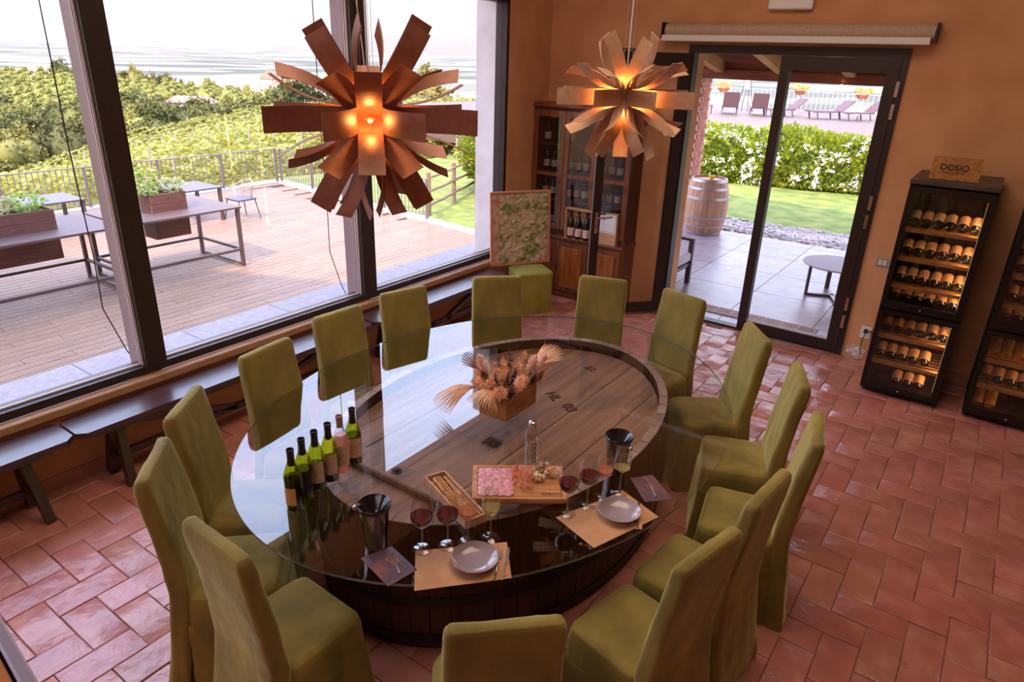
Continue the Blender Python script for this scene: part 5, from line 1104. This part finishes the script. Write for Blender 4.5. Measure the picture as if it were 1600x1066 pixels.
S(b.add(vs, [(i*k+j, i*k+j+1, ((i+1) % n)*k+j+1, ((i+1) % n)*k+j) for i in range(n) for j in range(k-1)]).obj('plain', 'plain'))
# rest of the ground round the house
S(B().box(-60, 60, -70, YF-3, -3, -1.6).obj('yard', 'grass'))
# vine rows
mat('vine_leaf', '7E7A26', 'A49A42', rough=.5, scale=.6, tl=.45, detail=8, rnd=.08); mat('vine_leaf_dark', '8A8C30', rough=.6, tl=.3); mat('post_grey', '988878', rough=.8)
rv = random.Random(31)
def vinerow(x, y0, y1, nrow, n, lab):
    t = thing('vine_row', lab, 'vines', (0, 0, 0), 0, 'vine rows on the slope below the terrace'); b = B(); 
    for k in range(n):
        y = rv.uniform(y0, y1); xx = x+rv.gauss(0, .28); R_ = math.hypot(xx, y); ph = math.degrees(math.atan2(y, -xx)); z = ground(ph, R_)+rv.uniform(.15, 1.55)+.25*mnoise.noise(Vector((x, y*.7, 0)))
        s = rv.uniform(.07, .14)*nrow; a = rv.uniform(0, 6.28); tt = rv.uniform(-.7, .7); d1_ = Vector((math.cos(a), math.sin(a), tt)).normalized()*s; d2_ = Vector((-math.sin(a), math.cos(a), rv.uniform(-.8, .8))).normalized()*s*.8; c = Vector((xx, y, z))
        b.add([c-d1_, c-d2_, c+d1_, c+d2_], [(0, 1, 2, 3)])
    b.obj('foliage', 'vine_leaf', t, kind='stuff')
    pm = B().box(-.025, .025, -.025, .025, 0, 1.85).mesh('post', 'post_grey'); y = y0
    while y < y1:
        R_ = math.hypot(x, y); inst('post', pm, t, (x, y, ground(math.degrees(math.atan2(y, -x)), R_))); y += 5.5
xs = []; x = -18.2
while x > -72: xs.append(x); x -= 2.35*(1+.006*abs(x+18))
for i, x in enumerate(xs):
    ym = math.sqrt(max(0, 78**2-x*x)); y0 = max(2.5, -x*math.tan(math.radians(14))); big = 1+abs(x+18)*.016
    vinerow(x, y0, max(y0+4, ym), big, int(10000/(1+abs(x+18)*.012)), 'vine row %s' % ('closest to the terrace railing, long yellow green leaves' if i == 0 else 'on the sunny slope, yellow green, further down than the first'))
x = -9.0
for i in range(9):   # rows seen past the end of the terrace and beyond the sun terrace
    y0 = 19+0*i
    vinerow(-15.8+i*2.3 if i < 3 else -28+i*3.5, 19 if i < 3 else 39, 70, 1.2, 5200, 'vine row beyond the far end of the terrace, seen past the pier' if i < 3 else 'vine row below the sun terrace railing')
# trees on the hill
mat('crown_a', '54521F', '84783A', rough=.9, scale=.35, bump=1, bscale=1.5, rnd=.22, hue=.015, detail=6); mat('crown_b', '42441C', '68642C', rough=.9, scale=.4, bump=1, bscale=1.5, rnd=.22, hue=.015, detail=6); mat('trunk', '6E5A48', rough=.9)
def crown(seed, sz, m, nb=9, nc=4200, cs=1.0):
    r_ = random.Random(seed); b = B()
    for k in range(nb):
        a = r_.uniform(0, 6.28); d = r_.uniform(0, .62) if k else 0; c = (d*math.cos(a), d*math.sin(a), r_.uniform(-.35, .5)*sz); s = r_.uniform(.38, .62)
        n0 = len(b.v); b.sphere(c, s, 9, 6, 1)
        for q in range(n0, len(b.v)):
            v = Vector(b.v[q]); nn = mnoise.noise(v*4.5+Vector((seed, 0, 0)))*.16+mnoise.noise(v*10)*.10; w = (v-Vector(c)).normalized(); b.v[q] = tuple(v+w*nn)
    for k in range(nc):
        q = Vector(b.v[r_.randrange(len(b.v))]); v = Vector((r_.gauss(0, 1), r_.gauss(0, 1), r_.gauss(0, 1))).normalized(); d = (q.normalized()+v*.9).normalized(); s = r_.uniform(.045, .085)*cs; e1 = d.cross(v).normalized()*s; e2 = d*s*1.3; c = q+v*.13
        b.add([c-e1, c-e2*.4, c+e1, c+e2], [(0, 1, 2, 3)])
    return b.mesh('crown', m, True)
crs = [crown(s, 1, 'crown_a' if s % 2 else 'crown_b') for s in range(6)]; tr_me = B().tube([(0, 0, -1.6), (0, 0, -.2)], [.10, .06], 6).mesh('trunk', 'trunk')
rt = random.Random(77); cnt = 0
def tree(phi, R_, s, lab, grp, tall=1):
    t = thing('tree', lab, 'tree', gpos(phi, R_, s*.75*tall), rt.uniform(0, 6), grp); t.scale = (s, s, s*tall); inst('crown', crs[rt.randrange(6)], t); inst('trunk', tr_me, t)
cand = []
for k in range(9000):
    R_ = 110+380*rt.random()**.75; phi = rt.uniform(12, 52); cand.append((R_, phi))
kept = []
for R_, phi in cand:
    p = gpos(phi, R_); s = rt.uniform(2.3, 4.4)*(1+R_/900)
    if not (26 < phi < 34 and 230 < R_ < 372 and abs(phi-30.7) < 2.2) and all((p.x-q.x)**2+(p.y-q.y)**2 > ((s+s2)*.62)**2 for q, s2 in kept): kept.append((p, s)); 
    else: continue
    cand2 = None
kept2 = sorted(kept, key=lambda q: q[0].length/q[1])
b = B(); cm = crown(33, 1, 'crown_a', 4, 170, 2.2)
cvs = [tuple(v.co) for v in cm.vertices]; cfs = [tuple(p.vertices) for p in cm.polygons]
for i, (p, s) in enumerate(kept2):
    R_ = math.hypot(p.x, p.y); phi = math.degrees(math.atan2(p.y, -p.x))
    if i < 270: tree(phi, R_, s, 'green woodland tree on the %s' % ('near side of the valley behind the vines' if R_ < 200 else 'middle of the wooded slope' if R_ < 330 else 'upper part of the wooded hill'), 'woodland trees, '+('near' if R_ < 200 else 'middle' if R_ < 330 else 'upper'))
    else: z = ground(phi, R_)+s*.7; b.add([(p.x+v[0]*s, p.y+v[1]*s, z+v[2]*s) for v in cvs], cfs)
if b.v: o = b.obj('distant_woodland', 'crown_a', None, kind='stuff'); tag(o, 'small distant trees covering the rest of the wooded hill', 'woods')
for k, (phi, R_, s, tl) in enumerate([(22.2, 455, 4, 1.5), (22.8, 450, 4.6, 1.7), (23.4, 455, 4.2, 1.5), (24.1, 460, 4.5, 1.3), (26.6, 450, 4.5, 1.5), (27.4, 448, 5, 1.7), (28.2, 452, 4.6, 1.5), (29.0, 455, 4.5, 1.5), (29.6, 450, 4, 1.8), (30.2, 452, 3.4, 1.8), (33.5, 440, 3, 1.2), (34.2, 445, 3, 1.2)]):
    tree(phi, R_, s, 'taller dark tree standing on the crest of the hill against the plain', 'crest trees', tl)
# houses
mat('house_wall', 'B0A294', rough=.8); mat('roof_tile', '8E6452', rough=.8)
def house(phi, R_, sx, sy, h, a, lab, g=None):
    t = thing('house', lab, 'house', gpos(phi, R_, 1.5), a, g); B().box(-sx, sx, -sy, sy, -3, h).obj('wall', 'house_wall', t)
    B().add([(-sx*1.1, -sy*1.15, h), (sx*1.1, -sy*1.15, h), (sx*1.1, sy*1.15, h), (-sx*1.1, sy*1.15, h), (-sx*.7, 0, h*1.7), (sx*.7, 0, h*1.7)], [(0, 1, 5, 4), (1, 2, 5), (2, 3, 4, 5), (3, 0, 4), (3, 2, 1, 0)]).obj('roof', 'roof_tile', t)
    for k in (-.5, .1, .6): B().box(k*sx-.5, k*sx+.5, -sy-.06, -sy+.01, h*.35, h*.75).obj('window', 'black', t)
house(30.7, 330, 9, 5, 3.5, .8, 'lone pale farmhouse with a flat tiled roof on the wooded hill')
for k, (dp, dR, sx) in enumerate([(0, 0, 9), (.5, 60, 8), (-.4, 90, 7), (.9, -20, 8), (1.3, 40, 7), (.2, 160, 10)]):
    house(36.6+dp, 640+dR, sx, 6, 6+k % 3*2, 1+k*.5, 'pale village house clustered on the far slope behind the ribbon lamp', 'village houses')
# haze over the far plain, from the foot of the hills to the horizon
def haze():
    m = bpy.data.materials.new('haze'); m.use_nodes = True; nt = m.node_tree; nt.nodes.clear(); o = nt.nodes.new('ShaderNodeOutputMaterial'); v = nt.nodes.new('ShaderNodeVolumeScatter')
    v.inputs['Color'].default_value = (.68, .59, .58, 1); v.inputs['Density'].default_value = HAZE; v.inputs['Anisotropy'].default_value = .3; nt.links.new(v.outputs[0], o.inputs['Volume']); MATS['haze'] = m
    n = 48; ri, ro, z0, z1 = 1000, 60000, -149, 450; rg = []
    for rr_, z in ((ri, z0), (ro, z0), (ro, z1), (ri, z1)): rg.append([(-rr_*math.cos(2*PI*i/n), rr_*math.sin(2*PI*i/n), z) for i in range(n)])
    vs = [p for r_ in rg for p in r_]; fs = [(k*n+i, k*n+(i+1) % n, ((k+1) % 4)*n+(i+1) % n, ((k+1) % 4)*n+i) for k in range(4) for i in range(n)]
    o = B().add(vs, fs).obj('haze', 'haze', None, kind='stuff'); tag(o, 'pale haze lying over the distant plain', 'haze')
HAZE = .00022
haze()
